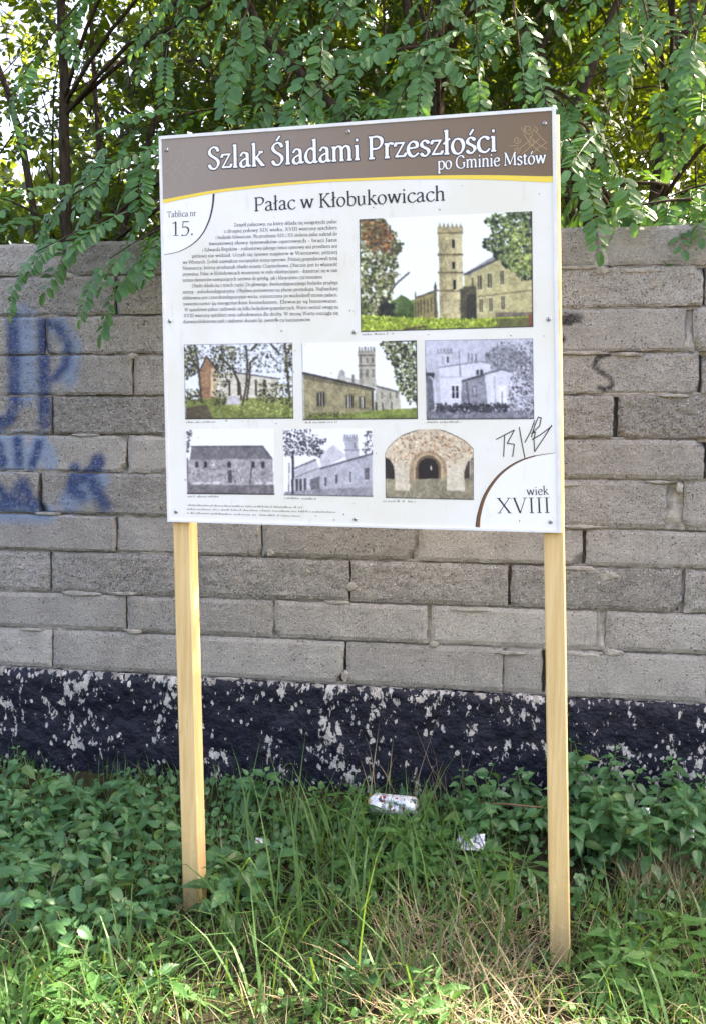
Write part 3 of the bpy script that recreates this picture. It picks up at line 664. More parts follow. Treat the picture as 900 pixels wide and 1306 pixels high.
def text_mesh(name, txt, pa, pb, cap_px, mat, off, parent=None, nib=.085, thin=.035, ang=rad(18), rows=60, samp=4, fatten=0.0, justify=True, gap=0.0):
    """one line of lettering with its baseline from photo pixel pa to pb"""
    A, B = uv(*pa), uv(*pb); em = cap_px/Cp/ (500.0/PW) if False else np.linalg.norm(uv(pa[0], pa[1]-cap_px)-A)/Cp
    wd = sum(GL[c][0]+gap for c in txt)-gap; L = np.linalg.norm(B-A); sx = L/wd
    polys = []; x = 0
    for c in txt:
        for P in glyph_polys(GL[c][1], nib, ang, thin, samp): polys.append([np.array([p[0]+x, p[1]]) for p in P])
        x += GL[c][0]+gap
    if fatten:
        polys = [[p+np.array([dx, dy]) for p in P] for P in polys for dx, dy in ((-fatten*em/sx, 0), (fatten*em/sx, 0), (0, fatten), (0, -fatten), (fatten*.7*em/sx, .7*fatten), (-fatten*.7*em/sx, .7*fatten), (fatten*.7*em/sx, -.7*fatten), (-fatten*.7*em/sx, -.7*fatten))]
    y0, y1 = -.32, .96; runs, dy = polys_to_runs(polys, y0, y1, rows)
    e = (B-A)/L; nrm = np.array([e[1], -e[0]]); V = []; F = []
    for a, b, r in runs:
        ya = y0+r*dy; yb = ya+dy; n = len(V)
        for (x_, y_) in ((a, ya), (b, ya), (b, yb), (a, yb)): V.append(PB(*(A+e*x_*sx+nrm*y_*em), off))
        F.append((n, n+1, n+2, n+3))
    return obj(name, V, F, mat, parent or board)
text_mesh('title_outline', 'Szlak Śladami Przeszłości', (265, 215.5), (634, 192.5), 26.5, M['navy_ink'], .0008, header, nib=.115, thin=.055, rows=110, fatten=.03)
text_mesh('title_lettering', 'Szlak Śladami Przeszłości', (265, 215.5), (634, 192.5), 26.5, M['white_ink'], .0011, header, nib=.115, thin=.055, rows=110, samp=6)
text_mesh('subtitle_outline', 'po Gminie Mstów', (557.5, 216), (696, 208), 15.5, M['navy_ink'], .0008, header, nib=.11, thin=.05, rows=70, fatten=.035)
text_mesh('subtitle_lettering', 'po Gminie Mstów', (557.5, 216), (696, 208), 15.5, M['white_ink'], .0011, header, nib=.11, thin=.05, rows=70)
text_mesh('heading_lettering', 'Pałac w Kłobukowicach', (324, 269), (568, 255), 17.0, M['black_ink'], .0008, nib=.09, thin=.038, rows=80)
text_mesh('number_caption', 'Tablica nr', (213.5, 277), (251, 275), 7.2, M['black_ink'], .0008, nib=.085, thin=.045, rows=40)
text_mesh('board_number', '15.', (218.5, 300.5), (248.5, 299.5), 18.5, M['black_ink'], .0008, nib=.075, thin=.035, rows=60)
text_mesh('century_caption', 'wiek', (671, 631.5), (699.5, 630.5), 10.5, M['black_ink'], .0008, nib=.085, thin=.04, rows=44)
text_mesh('century_numeral', 'XVIII', (633, 654.5), (702.5, 654), 19.5, M['black_ink'], .0008, nib=.07, thin=.03, rows=60)
BODY = [(295, 858, 'Zespół pałacowy, na który składa się neogotycki pałac'), (240, 858, 'z drugiej połowy XIX wieku, XVIII wieczny spichlerz'),
 (195, 858, 'i budynki folwarczne. Na przełomie XIX i XX stulecia pałac należał do'), (158, 858, 'światowej sławy śpiewaków operowych - braci Jana'),
 (122, 859, 'i Edwarda Reszków - rodzeństwa jakiego świat operowy ani przedtem ani'), (65, 860, 'później nie widział. Uczyli się śpiewu najpierw w Warszawie, później'),
 (15, 860, 'we Włoszech. Zrobili największe europejskie sceny operowe. Później gospodarowali tutaj'), (15, 861, 'Niemieccy, którzy przekazali obiekt miastu Częstochowa. Obecnie jest to własność'),
 (15, 861, 'prywatna. Pałac w Kłobukowicach wzniesiono w stylu eklektycznym - dopatrzyć się w nim'), (15, 782, 'można elementów nawiązujących zarówno do gotyku, jak i klasycyzmu czy renesansu.'),
 (65, 862, 'Obiekt składa się z trzech części. Do głównego, dwukondygnacyjnego budynku przylega'), (15, 862, 'niższy - jednokondygnacyjny. Obydwa postawione na planie prostokąta. Najbardziej'),
 (15, 862, 'efektowna jest czterokondygnacyjna wieża, umieszczona po wschodniej stronie pałacu,'), (18, 862, 'zwieńczono ją neogotyckim krenelażem. Elewacje są boniowane.'),
 (25, 864, 'W sąsiedztwie pałacu zachowało się kilka budynków gospodarczych. Warto zwrócić uwagę na'), (20, 864, 'XVIII wieczny spichlerz oraz zabudowania dla służby. W stronę Warty rozciąga się'),
 (18, 716, 'dziewięciohektarowy park z pięknymi okazami lip, jaworów czy kasztanowców.')]
for i, (xa, xb, t) in enumerate(BODY):
    yl, yr = 88.6+32.4*i, 60+33.3*i
    f = lambda x: (230+x/4.286, 270+(yl+(yr-yl)*(x-15)/845)/4.286)
    text_mesh('text_line', t, f(xa), f(xb), 4.1, M['black_ink'], .0008, nib=.09, thin=.05, rows=22, samp=2)
# tiny print nobody can read: rows of specks
def specks(pa, pb, h, mat, dens=.62, name='fine_print'):
    A, B = uv(*pa), uv(*pb); e = (B-A)/np.linalg.norm(B-A); L = np.linalg.norm(B-A); nrm = np.array([e[1], -e[0]]); hm = h*PW/500; V = []; F = []; x = 0
    while x < L:
        wd = random.uniform(.25, .6)*hm; hh = hm*random.choice((.6, .6, .6, 1)); n = len(V)
        if random.random() < dens+.2:
            V += [PB(*(A+e*a+nrm*b), .0008) for a, b in ((x, 0), (x+wd, 0), (x+wd, hh), (x, hh))]; F.append((n, n+1, n+2, n+3))
        x += wd+random.uniform(.15, .5)*hm
    obj(name, V, F, mat, board)
for a, b in (((462, 427), (503, 425.5)), ((238, 539), (276, 538.5)), ((388, 539.5), (429, 538.5)), ((544, 539), (588, 538.5)), ((240, 634), (279, 634)), ((363, 636), (404, 637)), ((488, 640), (531, 640.5))):
    specks(a, b, 2.3, M['grey_ink'])
for a, b in (((240, 645), (386, 648)), ((239, 650), (428, 654)), ((239, 655), (384, 659))): specks(a, b, 2.3, M['grey_ink'], .7)
# ornaments in the header and a felt-pen scribble
def pen(name, strokes, wd, mat, off, parent=None, sm=True):
    polys = []
    for S in strokes:
        P = [uv(*p) for p in (smooth_px(S, 5) if sm and len(S) > 2 else S)]
        for p, q in zip(P, P[1:]):
            d = q-p; L = np.linalg.norm(d)+1e-9; m = np.array([-d[1], d[0]])/L*wd/2; d = d/L*wd*.3; polys.append([p-m-d, p+m-d, q+m+d, q-m+d])
    ys = [p[1] for P in polys for p in P]; y0, y1 = min(ys)-.001, max(ys)+.001; runs, dy = polys_to_runs(polys, y0, y1, int((y1-y0)/.0007)+1)
    V = []; F = []
    for a, b, r in runs:
        n = len(V); V += [PB(x_, y_, off) for x_, y_ in ((a, y0+r*dy), (b, y0+r*dy), (b, y0+(r+1)*dy), (a, y0+(r+1)*dy))]; F.append((n, n+1, n+2, n+3))
    return obj(name, V, F, mat, parent or board)
def spiral(cx, cy, r, turns=1.3, a0=0, s=1): return [(cx+r*(1-t*.75)*math.cos(a0+s*t*turns*6.28), cy+r*(1-t*.75)*math.sin(a0+s*t*turns*6.28)) for t in np.linspace(0, 1, 12)]
def ornament(ox, oy, sgn, sl):
    T_ = lambda x, y: (ox+sgn*x, oy+y+sl*x)
    S = [[T_(-22, 3), T_(-10, 3)]]
    S += [[T_(*p) for p in spiral(-12, -4, 5)], [T_(*p) for p in spiral(-12, 10, 4.5, s=-1)], [T_(*p) for p in spiral(2, -17, 7)]]
    S += [[T_(-4, -12), T_(4, 0), T_(16, 12)], [T_(10, -16), T_(16, -8), T_(26, 2)], [T_(16, -4), T_(6, 4), T_(-6, 14)], [T_(8, -10), T_(0, 0), T_(-8, 6)], [T_(24, 2), T_(14, 8), T_(6, 16)], [T_(4, -8), T_(14, 2), T_(26, 10)]]
    S += [[T_(6+3.2*math.cos(a), 1+3.2*math.sin(a)) for a in np.linspace(0, 6.28, 9)], [T_(-4, -14), T_(-7, -20)], [T_(-1, -13), T_(-2, -21)], [T_(10, -20), T_(14, -16), T_(12, -12)]]
    return S
pen('header_ornament', ornament(671, 182, 1, -.06), .0017, M['gold_ink'], .0007, header)
pen('header_ornament', ornament(232, 212, -1, .06), .0014, M['pale_ink'], .0007, header)
sc = lambda L: [(440+x/3.214, 420+y/3.214) for x, y in L]
pen('pen_scribble', [sc(L) for L in ([(618, 450), (690, 412)], [(652, 432), (648, 520)], [(692, 412), (663, 466), (692, 470), (685, 520)], [(712, 400), (722, 460), (735, 525)], [(735, 462), (758, 420), (775, 372)], [(762, 440), (775, 395), (790, 358), (802, 362), (795, 395), (765, 425)], [(762, 425), (778, 420), (772, 450), (775, 500)], [(845, 392), (815, 440), (775, 500)], [(765, 450), (800, 430), (845, 396)])], .0022, M['black_ink'], .0009, sm=False)
# screws
for px, py in ((213, 191), (444, 168), (694, 157.5), (699, 406.5), (217, 409), (225, 652.5), (453, 662), (701.5, 665.5), (451.5, 423)):
    c = uv(px, py); V = []; F = []; n = 14
    for r, h in ((.0052, .0026), (.0052, .0042), (.0036, .0058), (.0, .0064)):
        for i in range(n if r else 1): a = 2*math.pi*i/n; V.append(PB(c[0]+r*math.cos(a), c[1]+r*math.sin(a), h-.0024))
    for q in range(2):
        for i in range(n): j = (i+1) % n; F.append((q*n+i, q*n+j, (q+1)*n+j, (q+1)*n+i))
    for i in range(n): F.append((2*n+i, 2*n+(i+1) % n, 3*n))
    s_ = obj('screw', V, F, M['screw'], board); a = random.uniform(0, 3); V = []
    for L, W_ in ((1, 1), (-1, 1), (-1, -1), (1, -1)): V.append(PB(c[0]+.0036*L*math.cos(a)-.0009*W_*math.sin(a), c[1]+.0036*L*math.sin(a)+.0009*W_*math.cos(a), .0044))
    obj('slot', V, [(0, 1, 2, 3)], M['screw_dark'], s_)
# dirt specks on the print
for i in range(46):
    c = np.array([random.uniform(.02, PW-.02), random.uniform(.16, PH-.02)]); r = random.uniform(.0006, .0018); n = 7
    if i == 0:
        V = []; F = []
    b = len(V); V += [PB(c[0]+r*(.6+.6*random.random())*math.cos(6.28*j/n), c[1]+r*(.6+.8*random.random())*math.sin(6.28*j/n), .0013) for j in range(n)]; F.append(tuple(b+j for j in range(n)))
tag(obj('dirt_specks', V, F, M['brown_ink'], board), kind='stuff')

# ---- printed photographs, painted by code into colour attributes
def mat_photo():
    k = NM('photo_print'); a = k.n('ShaderNodeAttribute', attribute_name='ink'); k.base(a.outputs['Color']); k.rough(.4, .4); return k.m
M['photo'] = mat_photo()
def lin(a): a = np.clip(a/255., 0, 1); return np.where(a <= .04045, a/12.92, ((a+.055)/1.055)**2.4)
class Canvas:
    def __init__(s, W, H, box, bgc):
        s.W, s.H = W, H; s.x0, s.x1, s.tl, s.tr, s.bl, s.br = box      # zoomed-in frame of the print
        s.a = np.zeros((H, W, 3))+np.array(bgc, float); s.Y, s.X = np.mgrid[0:H, 0:W].astype(float)
    def q(s, x, y):
        u = (x-s.x0)/(s.x1-s.x0); t = s.tl+(s.tr-s.tl)*u; b = s.bl+(s.br-s.bl)*u; return u*(s.W-1), (y-t)/(b-t)*(s.H-1)
    def mask(s, P):
        P = [s.q(*p) for p in P]; m = np.zeros((s.H, s.W), bool)
        for (xa, ya), (xb, yb) in zip(P, P[1:]+P[:1]):
            if ya == yb: continue
            c = ((ya <= s.Y) & (s.Y < yb)) | ((yb <= s.Y) & (s.Y < ya)); m ^= c & (s.X < xa+(xb-xa)*(s.Y-ya)/(yb-ya))
        return m
    def noise(s, sc=8, seed=0):
        r = np.random.default_rng(seed); out = np.zeros((s.H, s.W)); amp = 1; tot = 0
        while sc >= 1:
            g = r.random((int(s.H/sc)+3, int(s.W/sc)+3)); yi = s.Y/sc; xi = s.X/sc; a = yi.astype(int); b = xi.astype(int); fy = yi-a; fx = xi-b
            out += amp*((g[a, b]*(1-fx)+g[a, b+1]*fx)*(1-fy)+(g[a+1, b]*(1-fx)+g[a+1, b+1]*fx)*fy); tot += amp; amp *= .7; sc /= 2
        return out/tot-.5
    def poly(s, P, c, var=0, sc=6, seed=1):
        m = s.mask(P); v = np.array(c, float)+(s.noise(sc, seed)[..., None]*var*2 if var else 0); s.a = np.where(m[..., None], v+np.zeros_like(s.a), s.a)
    def rect(s, x0, y0, x1, y1, c, var=0): s.poly([(x0, y0), (x1, y0), (x1, y1), (x0, y1)], c, var)
    def line(s, P, wd, c):
        for a, b in zip(P, P[1:]):
            a, b = np.array(s.q(*a)), np.array(s.q(*b)); d = b-a; t = np.clip(((s.X-a[0])*d[0]+(s.Y-a[1])*d[1])/(d@d+1e-9), 0, 1)
            m = np.hypot(s.X-a[0]-t*d[0], s.Y-a[1]-t*d[1]) < wd; s.a[m] = c
    def dabs(s, P, n, cols, r0, r1, seed=3, inside=None):
        """leafy texture: many small dabs inside a polygon"""
        r = random.Random(seed); m = s.mask(P); ys, xs = np.nonzero(m)
        if len(xs) == 0: return
        for i in range(n):
            j = r.randrange(len(xs)); cx, cy = xs[j]+r.gauss(0, 1.5), ys[j]+r.gauss(0, 1.5); rr = r.uniform(r0, r1); c = np.array(r.choice(cols))*r.uniform(.75, 1.2)
            x0, x1, y0, y1 = int(max(0, cx-rr-1)), int(min(s.W, cx+rr+2)), int(max(0, cy-rr-1)), int(min(s.H, cy+rr+2))
            if x0 >= x1 or y0 >= y1: continue
            mm = np.hypot((s.X[y0:y1, x0:x1]-cx)*r.uniform(.7, 1.3), (s.Y[y0:y1, x0:x1]-cy)*r.uniform(.7, 1.3)) < rr; s.a[y0:y1, x0:x1][mm] = c
def place(name, cv_, px4, mask=None, border=None):
    """px4: TL TR BR BL of the print in the photograph"""
    U = [uv(*p) for p in px4]; W, H = cv_.W, cv_.H; s = np.linspace(0, 1, W); t = np.linspace(0, 1, H); S, T_ = np.meshgrid(s, t)
    uvm = (U[0][None, None]*((1-S)*(1-T_))[..., None]+U[1]*(S*(1-T_))[..., None]+U[2]*(S*T_)[..., None]+U[3]*((1-S)*T_)[..., None]).reshape(-1, 2)
    a, b = uvm[:, 0]/PW, uvm[:, 1]/PH
    V = BC[0]*((1-a)*(1-b))[:, None]+BC[1]*(a*(1-b))[:, None]+BC[2]*(a*b)[:, None]+BC[3]*((1-a)*b)[:, None]+BN*.0006
    for _ in range(2):                                        # soften as printed
        p_ = np.pad(cv_.a, ((1, 1), (1, 1), (0, 0)), 'edge'); cv_.a = (p_[:-2, 1:-1]+p_[2:, 1:-1]+p_[1:-1, :-2]+p_[1:-1, 2:]+3*p_[1:-1, 1:-1])/7
    dk_ = np.clip((250-cv_.a.mean(2))/110, 0, 1)[..., None]; cv_.a = cv_.a*(1+dk_*(cv_.noise(3, 77)*.36+cv_.noise(14, 5)*.45)[..., None])
    cv_.a = np.clip((cv_.a-140)*1.12+140, 16, 246)
    ii = np.arange(W*H).reshape(H, W); F = np.stack([ii[:-1, :-1], ii[1:, :-1], ii[1:, 1:], ii[:-1, 1:]], -1).reshape(-1, 4)
    if mask is not None:
        keep = (mask[:-1, :-1] & mask[1:, 1:] & mask[1:, :-1] & mask[:-1, 1:]).ravel(); F = F[keep]
    o = obj(name, V, F, M['photo'], board)
    c = np.ones((W*H, 4), np.float32); c[:, :3] = lin(cv_.a).reshape(-1, 3); at = o.data.color_attributes.new('ink', 'FLOAT_COLOR', 'POINT'); at.data.foreach_set('color', c.ravel()); return o
DK = (46, 44, 40)
def window(c, x, y, wd, h, col_=DK, frame=None):
    if frame is not None: c.rect(x-wd*.7, y-h*.58, x+wd*.7, y+h*.62, frame)
    c.rect(x-wd/2, y-h/2, x+wd/2, y+h/2, col_)
# 1: tower and palace in colour
c = Canvas(250, 166, (30, 855, 72, 30, 607, 587), (236, 244, 246)); c.a += (c.noise(40, 2)*14)[..., None]
c.poly([(30, 470), (150, 455), (300, 455), (300, 620), (30, 620)], (120, 140, 70), 30); c.poly([(180, 470), (230, 430), (262, 445), (290, 480), (290, 540), (180, 540)], (84, 104, 58), 40)
T1 = [(30, 75), (150, 75), (200, 140), (235, 190), (210, 250), (215, 320), (190, 400), (170, 480), (150, 520), (30, 530)]
c.dabs(T1, 900, [(150, 150, 110), (110, 118, 70), (176, 168, 140), (84, 84, 58), (196, 200, 170)], 1.2, 3.2); c.dabs([(40, 80), (150, 80), (195, 150), (190, 230), (100, 220), (40, 160)], 240, [(150, 104, 66), (170, 124, 84), (120, 84, 58)], 1.2, 2.8, 5)
c.dabs(T1, 420, [(60, 62, 44), (96, 104, 62)], .8, 1.8, 6); c.line([(150, 480), (180, 410), (215, 370), (270, 325)], 1.1, (70, 62, 50)); c.dabs([(130, 470), (190, 470), (190, 545), (130, 545)], 120, [(40, 42, 34), (54, 58, 44)], 1, 3)
ST = (188, 176, 136)
c.poly([(300, 445), (400, 405), (410, 540), (295, 545)], (150, 140, 98), 14); c.line([(300, 445), (405, 408)], 1.2, (80, 74, 66))
for i in range(6): window(c, 312+i*16, 495-i*4, 7, 75-i*2, (92, 84, 60))
c.rect(297, 415, 305, 545, (110, 104, 80)); c.rect(388, 390, 402, 545, (96, 90, 72)); c.poly([(390, 400), (397, 365), (404, 400)], (70, 66, 56))
c.poly([(535, 330), (690, 245), (860, 230), (860, 580), (530, 560)], (184, 176, 132), 14); c.poly([(535, 330), (690, 236), (700, 262), (548, 342)], (150, 150, 156), 10); c.line([(535, 334), (692, 262)], 1.3, (78, 74, 66))
c.line([(600, 440), (860, 408)], 1.0, (130, 122, 92)); c.rect(530, 390, 590, 545, (96, 92, 74), 10); c.rect(540, 430, 590, 545, (62, 60, 50), 8)
for x, y in ((608, 372), (655, 362), (712, 348)): window(c, x, y, 18, 66, (84, 80, 66), (206, 198, 160)); c.rect(x-1.5, y-33, x+1.5, y+33, (190, 184, 150))
for x, y in ((612, 482), (660, 478), (716, 470)): window(c, x, y, 16, 64, (84, 80, 66), (206, 198, 160)); c.rect(x-1.5, y-32, x+1.5, y+32, (190, 184, 150))
window(c, 575, 380, 8, 60, (80, 76, 62)); c.rect(680, 515, 860, 550, (120, 110, 96), 26)
c.poly([(414, 130), (530, 130), (528, 545), (416, 545)], ST, 10); c.poly([(414, 130), (448, 130), (448, 545), (416, 545)], (164, 152, 116), 8); c.poly([(500, 130), (530, 130), (528, 545), (500, 545)], (206, 196, 158), 8)
c.rect(408, 108, 532, 134, (176, 164, 126), 8)
for i in range(6): x = 412+i*20; c.poly([(x, 112), (x+9, 84), (x+18, 112)], (150, 140, 108))
for y in (136, 238, 325, 412): c.rect(410, y-5, 532, y+3, (120, 110, 82))
for i in range(9): c.rect(414+i*13, 238, 420+i*13, 246, (104, 96, 72))
for x, y, h in ((487, 185, 40), (487, 290, 34), (490, 382, 46)): window(c, x, y, 13, h, (42, 40, 36), (196, 188, 150))
for x, y, h in ((440, 190, 44), (440, 370, 40), (462, 190, 40), (440, 280, 40)): window(c, x, y, 14, h, (176, 166, 128), (146, 136, 104))
for x in (447, 498): c.rect(x-17, 455, x+17, 520, (160, 150, 116)); c.rect(x-12, 462, x+12, 518, (188, 178, 142))
c.rect(516, 400, 546, 545, (84, 80, 64), 14)
c.poly([(30, 525), (300, 540), (560, 545), (860, 535), (860, 610), (30, 610)], (150, 168, 62), 40, 5); c.poly([(660, 545), (860, 540), (860, 590), (660, 592)], (104, 104, 62), 20)
c.dabs([(30, 520), (290, 545), (680, 550), (690, 590), (30, 600)], 520, [(176, 196, 76), (130, 150, 56), (196, 206, 110), (100, 118, 50)], .7, 1.7, 8); c.poly([(240, 590), (350, 575), (360, 585), (240, 602)], (96, 84, 58))
T2 = [(640, 70), (720, 30), (855, 30), (855, 365), (810, 360), (770, 320), (720, 290), (690, 240), (660, 215), (630, 190), (670, 130)]
c.dabs(T2, 520, [(50, 58, 44), (70, 82, 54), (38, 42, 36)], 1.2, 3); c.dabs(T2, 420, [(120, 136, 84), (150, 164, 110), (96, 110, 66)], .9, 2.2, 9); c.dabs([(730, 100), (855, 90), (855, 330), (760, 320)], 160, [(170, 184, 110), (140, 156, 84)], .9, 2, 10)
c.rect(832, 525, 848, 585, (150, 84, 70)); c.a[:2, :int(c.W*.13)] = 70; c.a[:, :1] = 80; c.a[:, -2:] = 76; c.a[-2:, :] = 80
place('photo_print', c, [(458, 279.5), (678, 269), (679.5, 416.5), (460, 423)])
# 2: ruin behind trees
c = Canvas(160, 112, (25, 810, 45, 40, 585, 585), (226, 230, 240))
c.dabs([(30, 50), (810, 50), (810, 250), (30, 260)], 700, [(120, 124, 128), (76, 80, 70), (180, 184, 196), (96, 98, 76)], .5, 1.5)
c.poly([(135, 260), (190, 130), (270, 230), (260, 440), (140, 440)], (150, 118, 92), 20); c.poly([(225, 210), (275, 240), (268, 420), (215, 420)], (210, 186, 156), 20); c.line([(140, 240), (190, 130), (275, 235)], 1.0, (60, 52, 46))
c.poly([(280, 250), (420, 250), (710, 300), (700, 470), (280, 470)], (206, 200, 186), 40, 5); c.line([(400, 250), (720, 300)], 1.0, (84, 82, 84))
for x in (355, 420, 548, 610): window(c, x, 360, 18, 110, (64, 60, 54))
c.poly([(30, 440), (810, 430), (810, 590), (30, 590)], (120, 128, 72), 34, 5); c.dabs([(330, 450), (810, 440), (810, 570), (330, 520)], 260, [(176, 186, 116), (150, 162, 96)], .6, 1.5); c.poly([(30, 500), (190, 480), (240, 590), (30, 590)], (90, 82, 66), 18)
c.poly([(340, 420), (420, 420), (440, 480), (330, 480)], (196, 190, 196), 10)
for P in ([(110, 60), (130, 200), (150, 460)], [(70, 60), (80, 160)], [(300, 60), (310, 150), (380, 220), (430, 330), (440, 440)], [(480, 60), (490, 200), (480, 340), (450, 480)], [(480, 450), (500, 320), (510, 180), (560, 140)], [(760, 50), (770, 200), (790, 500)], [(800, 60), (770, 140), (760, 240)], [(660, 50), (710, 110)], [(520, 90), (560, 50)]):
    c.line(P, 1.5, (72, 64, 56))
for P, n in (([(30, 55), (120, 55), (110, 250), (35, 300)], 260), ([(240, 60), (400, 60), (400, 250), (280, 420), (240, 400)], 340), ([(740, 60), (810, 60), (810, 500), (750, 480)], 160), ([(560, 330), (740, 330), (740, 470), (560, 470)], 240), ([(30, 370), (140, 380), (140, 460), (30, 460)], 140), ([(240, 380), (330, 400), (330, 480), (250, 480)], 100)):
    c.dabs(P, n, [(60, 60, 48), (104, 104, 70), (140, 140, 98), (44, 42, 38)], .5, 1.5, n)
c.a[:1] = 90; c.a[:, :1] = 90; c.a[-2:] = 60; c.a[:, -1:] = 90
place('photo_print', c, [(235, 439), (373, 436.5), (374.5, 533.5), (236.5, 534.5)])
# 3: low wing and tower
c = Canvas(170, 116, (30, 850, 28, 28, 585, 585), (236, 242, 246))
c.poly([(285, 300), (300, 240), (320, 222), (340, 240), (350, 300)], (170, 168, 166), 12); c.poly([(300, 270), (440, 300), (440, 340), (290, 320)], (196, 192, 186), 8); c.rect(390, 265, 405, 320, (120, 114, 108))
c.poly([(560, 345), (725, 395), (735, 530), (540, 530)], (182, 178, 164), 10); c.poly([(560, 340), (720, 385), (725, 400), (560, 355)], (110, 104, 104))
for x in (600, 658, 704): window(c, x, 415, 12, 42, (120, 116, 104))
for x, h in ((560, 60), (605, 50), (668, 60)): window(c, x, 490, 12, h, (84, 80, 70))
c.poly([(438, 110), (555, 110), (560, 360), (440, 330)], (176, 172, 160), 10); c.poly([(438, 110), (465, 110), (465, 345), (440, 335)], (150, 146, 136)); c.rect(434, 95, 558, 125, (160, 156, 146))
for i in range(6): c.rect(438+i*21, 66+4*(i % 2), 450+i*21, 98, (140, 136, 126))
for y in (128, 200): c.rect(436, y-5, 558, y+5, (104, 98, 88))
for x in (456, 500, 540): c.rect(x-9, 140, x+9, 180, (120, 114, 104)); c.rect(x-10, 225, x+10, 280, (126, 120, 110))
c.poly([(35, 245), (540, 365), (540, 560), (35, 590)], (152, 144, 114), 16); c.line([(35, 245), (290, 305), (545, 370)], 1.8, (62, 56, 56)); c.poly([(35, 250), (540, 372), (540, 385), (35, 285)], (112, 106, 88), 10)
for x, y, w_, h in ((165, 435, 56, 90), (370, 455, 48, 84), (458, 462, 40, 76)):
    c.rect(x-w_*.6, y-h*.6, x+w_*.6, y+h*.62, (120, 112, 90)); c.rect(x-w_/2, y-h/2, x+w_/2, y+h/2, (58, 54, 50))
    for q in (-.17, .17): c.rect(x+w_*q-3, y-h/2, x+w_*q+3, y+h/2, (214, 210, 200))
c.rect(525, 380, 540, 530, (70, 66, 58)); c.poly([(240, 560), (540, 520), (860, 505), (860, 590), (35, 590), (120, 560)], (130, 144, 78), 26, 5); c.dabs([(60, 540), (400, 540), (400, 570), (60, 580)], 160, [(84, 92, 56), (110, 120, 66)], .6, 1.6)
T3 = [(600, 30), (850, 30), (850, 500), (770, 440), (720, 370), (690, 280), (690, 200), (640, 150), (600, 60)]
c.dabs(T3, 460, [(60, 64, 48), (84, 88, 60), (48, 48, 40)], .8, 2.4); c.dabs(T3, 300, [(150, 156, 120), (176, 182, 150), (120, 128, 88)], .7, 1.7, 4); c.a[-2:] = 64; c.a[:, :1] = 96; c.a[:, -2:] = 80; c.a[:2, int(c.W*.84):] = 70
place('photo_print', c, [(385, 437), (531, 433.5), (532.5, 534), (386.5, 535.5)])
# 4: grey view of the corner
c = Canvas(162, 118, (38, 838, 48, 38, 638, 636), (196, 197, 204)); c.a += (c.noise(30, 5)*26)[..., None]
c.poly([(480, 170), (540, 110), (640, 90), (740, 130), (840, 180), (840, 330), (500, 260)], (150, 152, 156), 26, 4); c.dabs([(480, 150), (620, 60), (838, 50), (838, 320), (520, 260)], 420, [(128, 130, 134), (176, 178, 184), (104, 106, 110)], .6, 1.6)
for x in (365, 390, 420): c.line([(x, 210), (x, 150)], .9, (120, 122, 126))
c.poly([(128, 140), (240, 140), (244, 245), (130, 245)], (206, 207, 212), 8)
for i in range(5): c.rect(128+i*24, 108, 142+i*24, 142, (150, 150, 156))
c.rect(126, 136, 244, 150, (160, 160, 166)); c.rect(198, 170, 214, 215, (84, 84, 90)); c.rect(160, 165, 180, 225, (180, 180, 186))
c.poly([(108, 260), (140, 255), (450, 205), (520, 220), (520, 540), (110, 540)], (214, 215, 220), 8); c.line([(135, 250), (450, 208), (525, 222)], 1.1, (150, 150, 156)); c.poly([(108, 200), (135, 200), (150, 540), (115, 560)], (186, 187, 192)); c.rect(140, 318, 340, 328, (186, 187, 192))
c.rect(228, 375, 296, 488, (232, 232, 236)); c.rect(236, 388, 286, 478, (52, 52, 58)); c.rect(256, 388, 264, 478, (220, 220, 224)); c.rect(236, 425, 286, 431, (190, 190, 196)); c.line([(295, 130), (298, 320)], .9, (140, 140, 146))
c.poly([(310, 355), (480, 300), (500, 540), (300, 540)], (146, 146, 152), 8); c.poly([(310, 345), (480, 296), (480, 312), (310, 362)], (80, 80, 86)); c.rect(384, 385, 422, 465, (110, 110, 116)); c.rect(392, 395, 414, 458, (160, 160, 166)); c.line([(345, 360), (360, 520)], 1.0, (90, 90, 96))
c.poly([(480, 300), (610, 262), (700, 300), (710, 520), (500, 520)], (212, 213, 218), 8); c.line([(478, 300), (610, 265), (700, 296)], 1.4, (120, 120, 126)); c.rect(420, 268, 466, 305, (70, 70, 76)); c.rect(436, 268, 446, 305, (210, 210, 214))
c.line([(550, 320), (560, 520)], .9, (170, 170, 176)); c.rect(580, 385, 640, 520, (228, 228, 232)); c.rect(600, 430, 612, 515, (150, 150, 156))
c.poly([(42, 310), (100, 320), (108, 560), (48, 580)], (110, 110, 116), 8); c.line([(48, 300), (95, 340), (105, 560)], 1.0, (200, 200, 206)); c.rect(42, 285, 104, 315, (70, 70, 76))
c.poly([(40, 575), (838, 570), (838, 640), (40, 640)], (128, 128, 134), 30, 4); c.dabs([(115, 530), (640, 520), (640, 580), (115, 575)], 420, [(52, 52, 58), (84, 84, 90), (70, 70, 76)], .8, 2)
c.dabs([(700, 240), (838, 200), (838, 630), (640, 560), (650, 420)], 620, [(84, 84, 90), (150, 150, 156), (200, 200, 206), (110, 110, 116)], .5, 1.5); c.a[:1] = 140; c.a[:, :1] = 130; c.a[-2:] = 84; c.a[:, -1:] = 90
c.a *= np.array([.985, .985, 1.02]); place('photo_print', c, [(541.5, 433.5), (679, 431), (680.5, 534), (543.5, 535)])
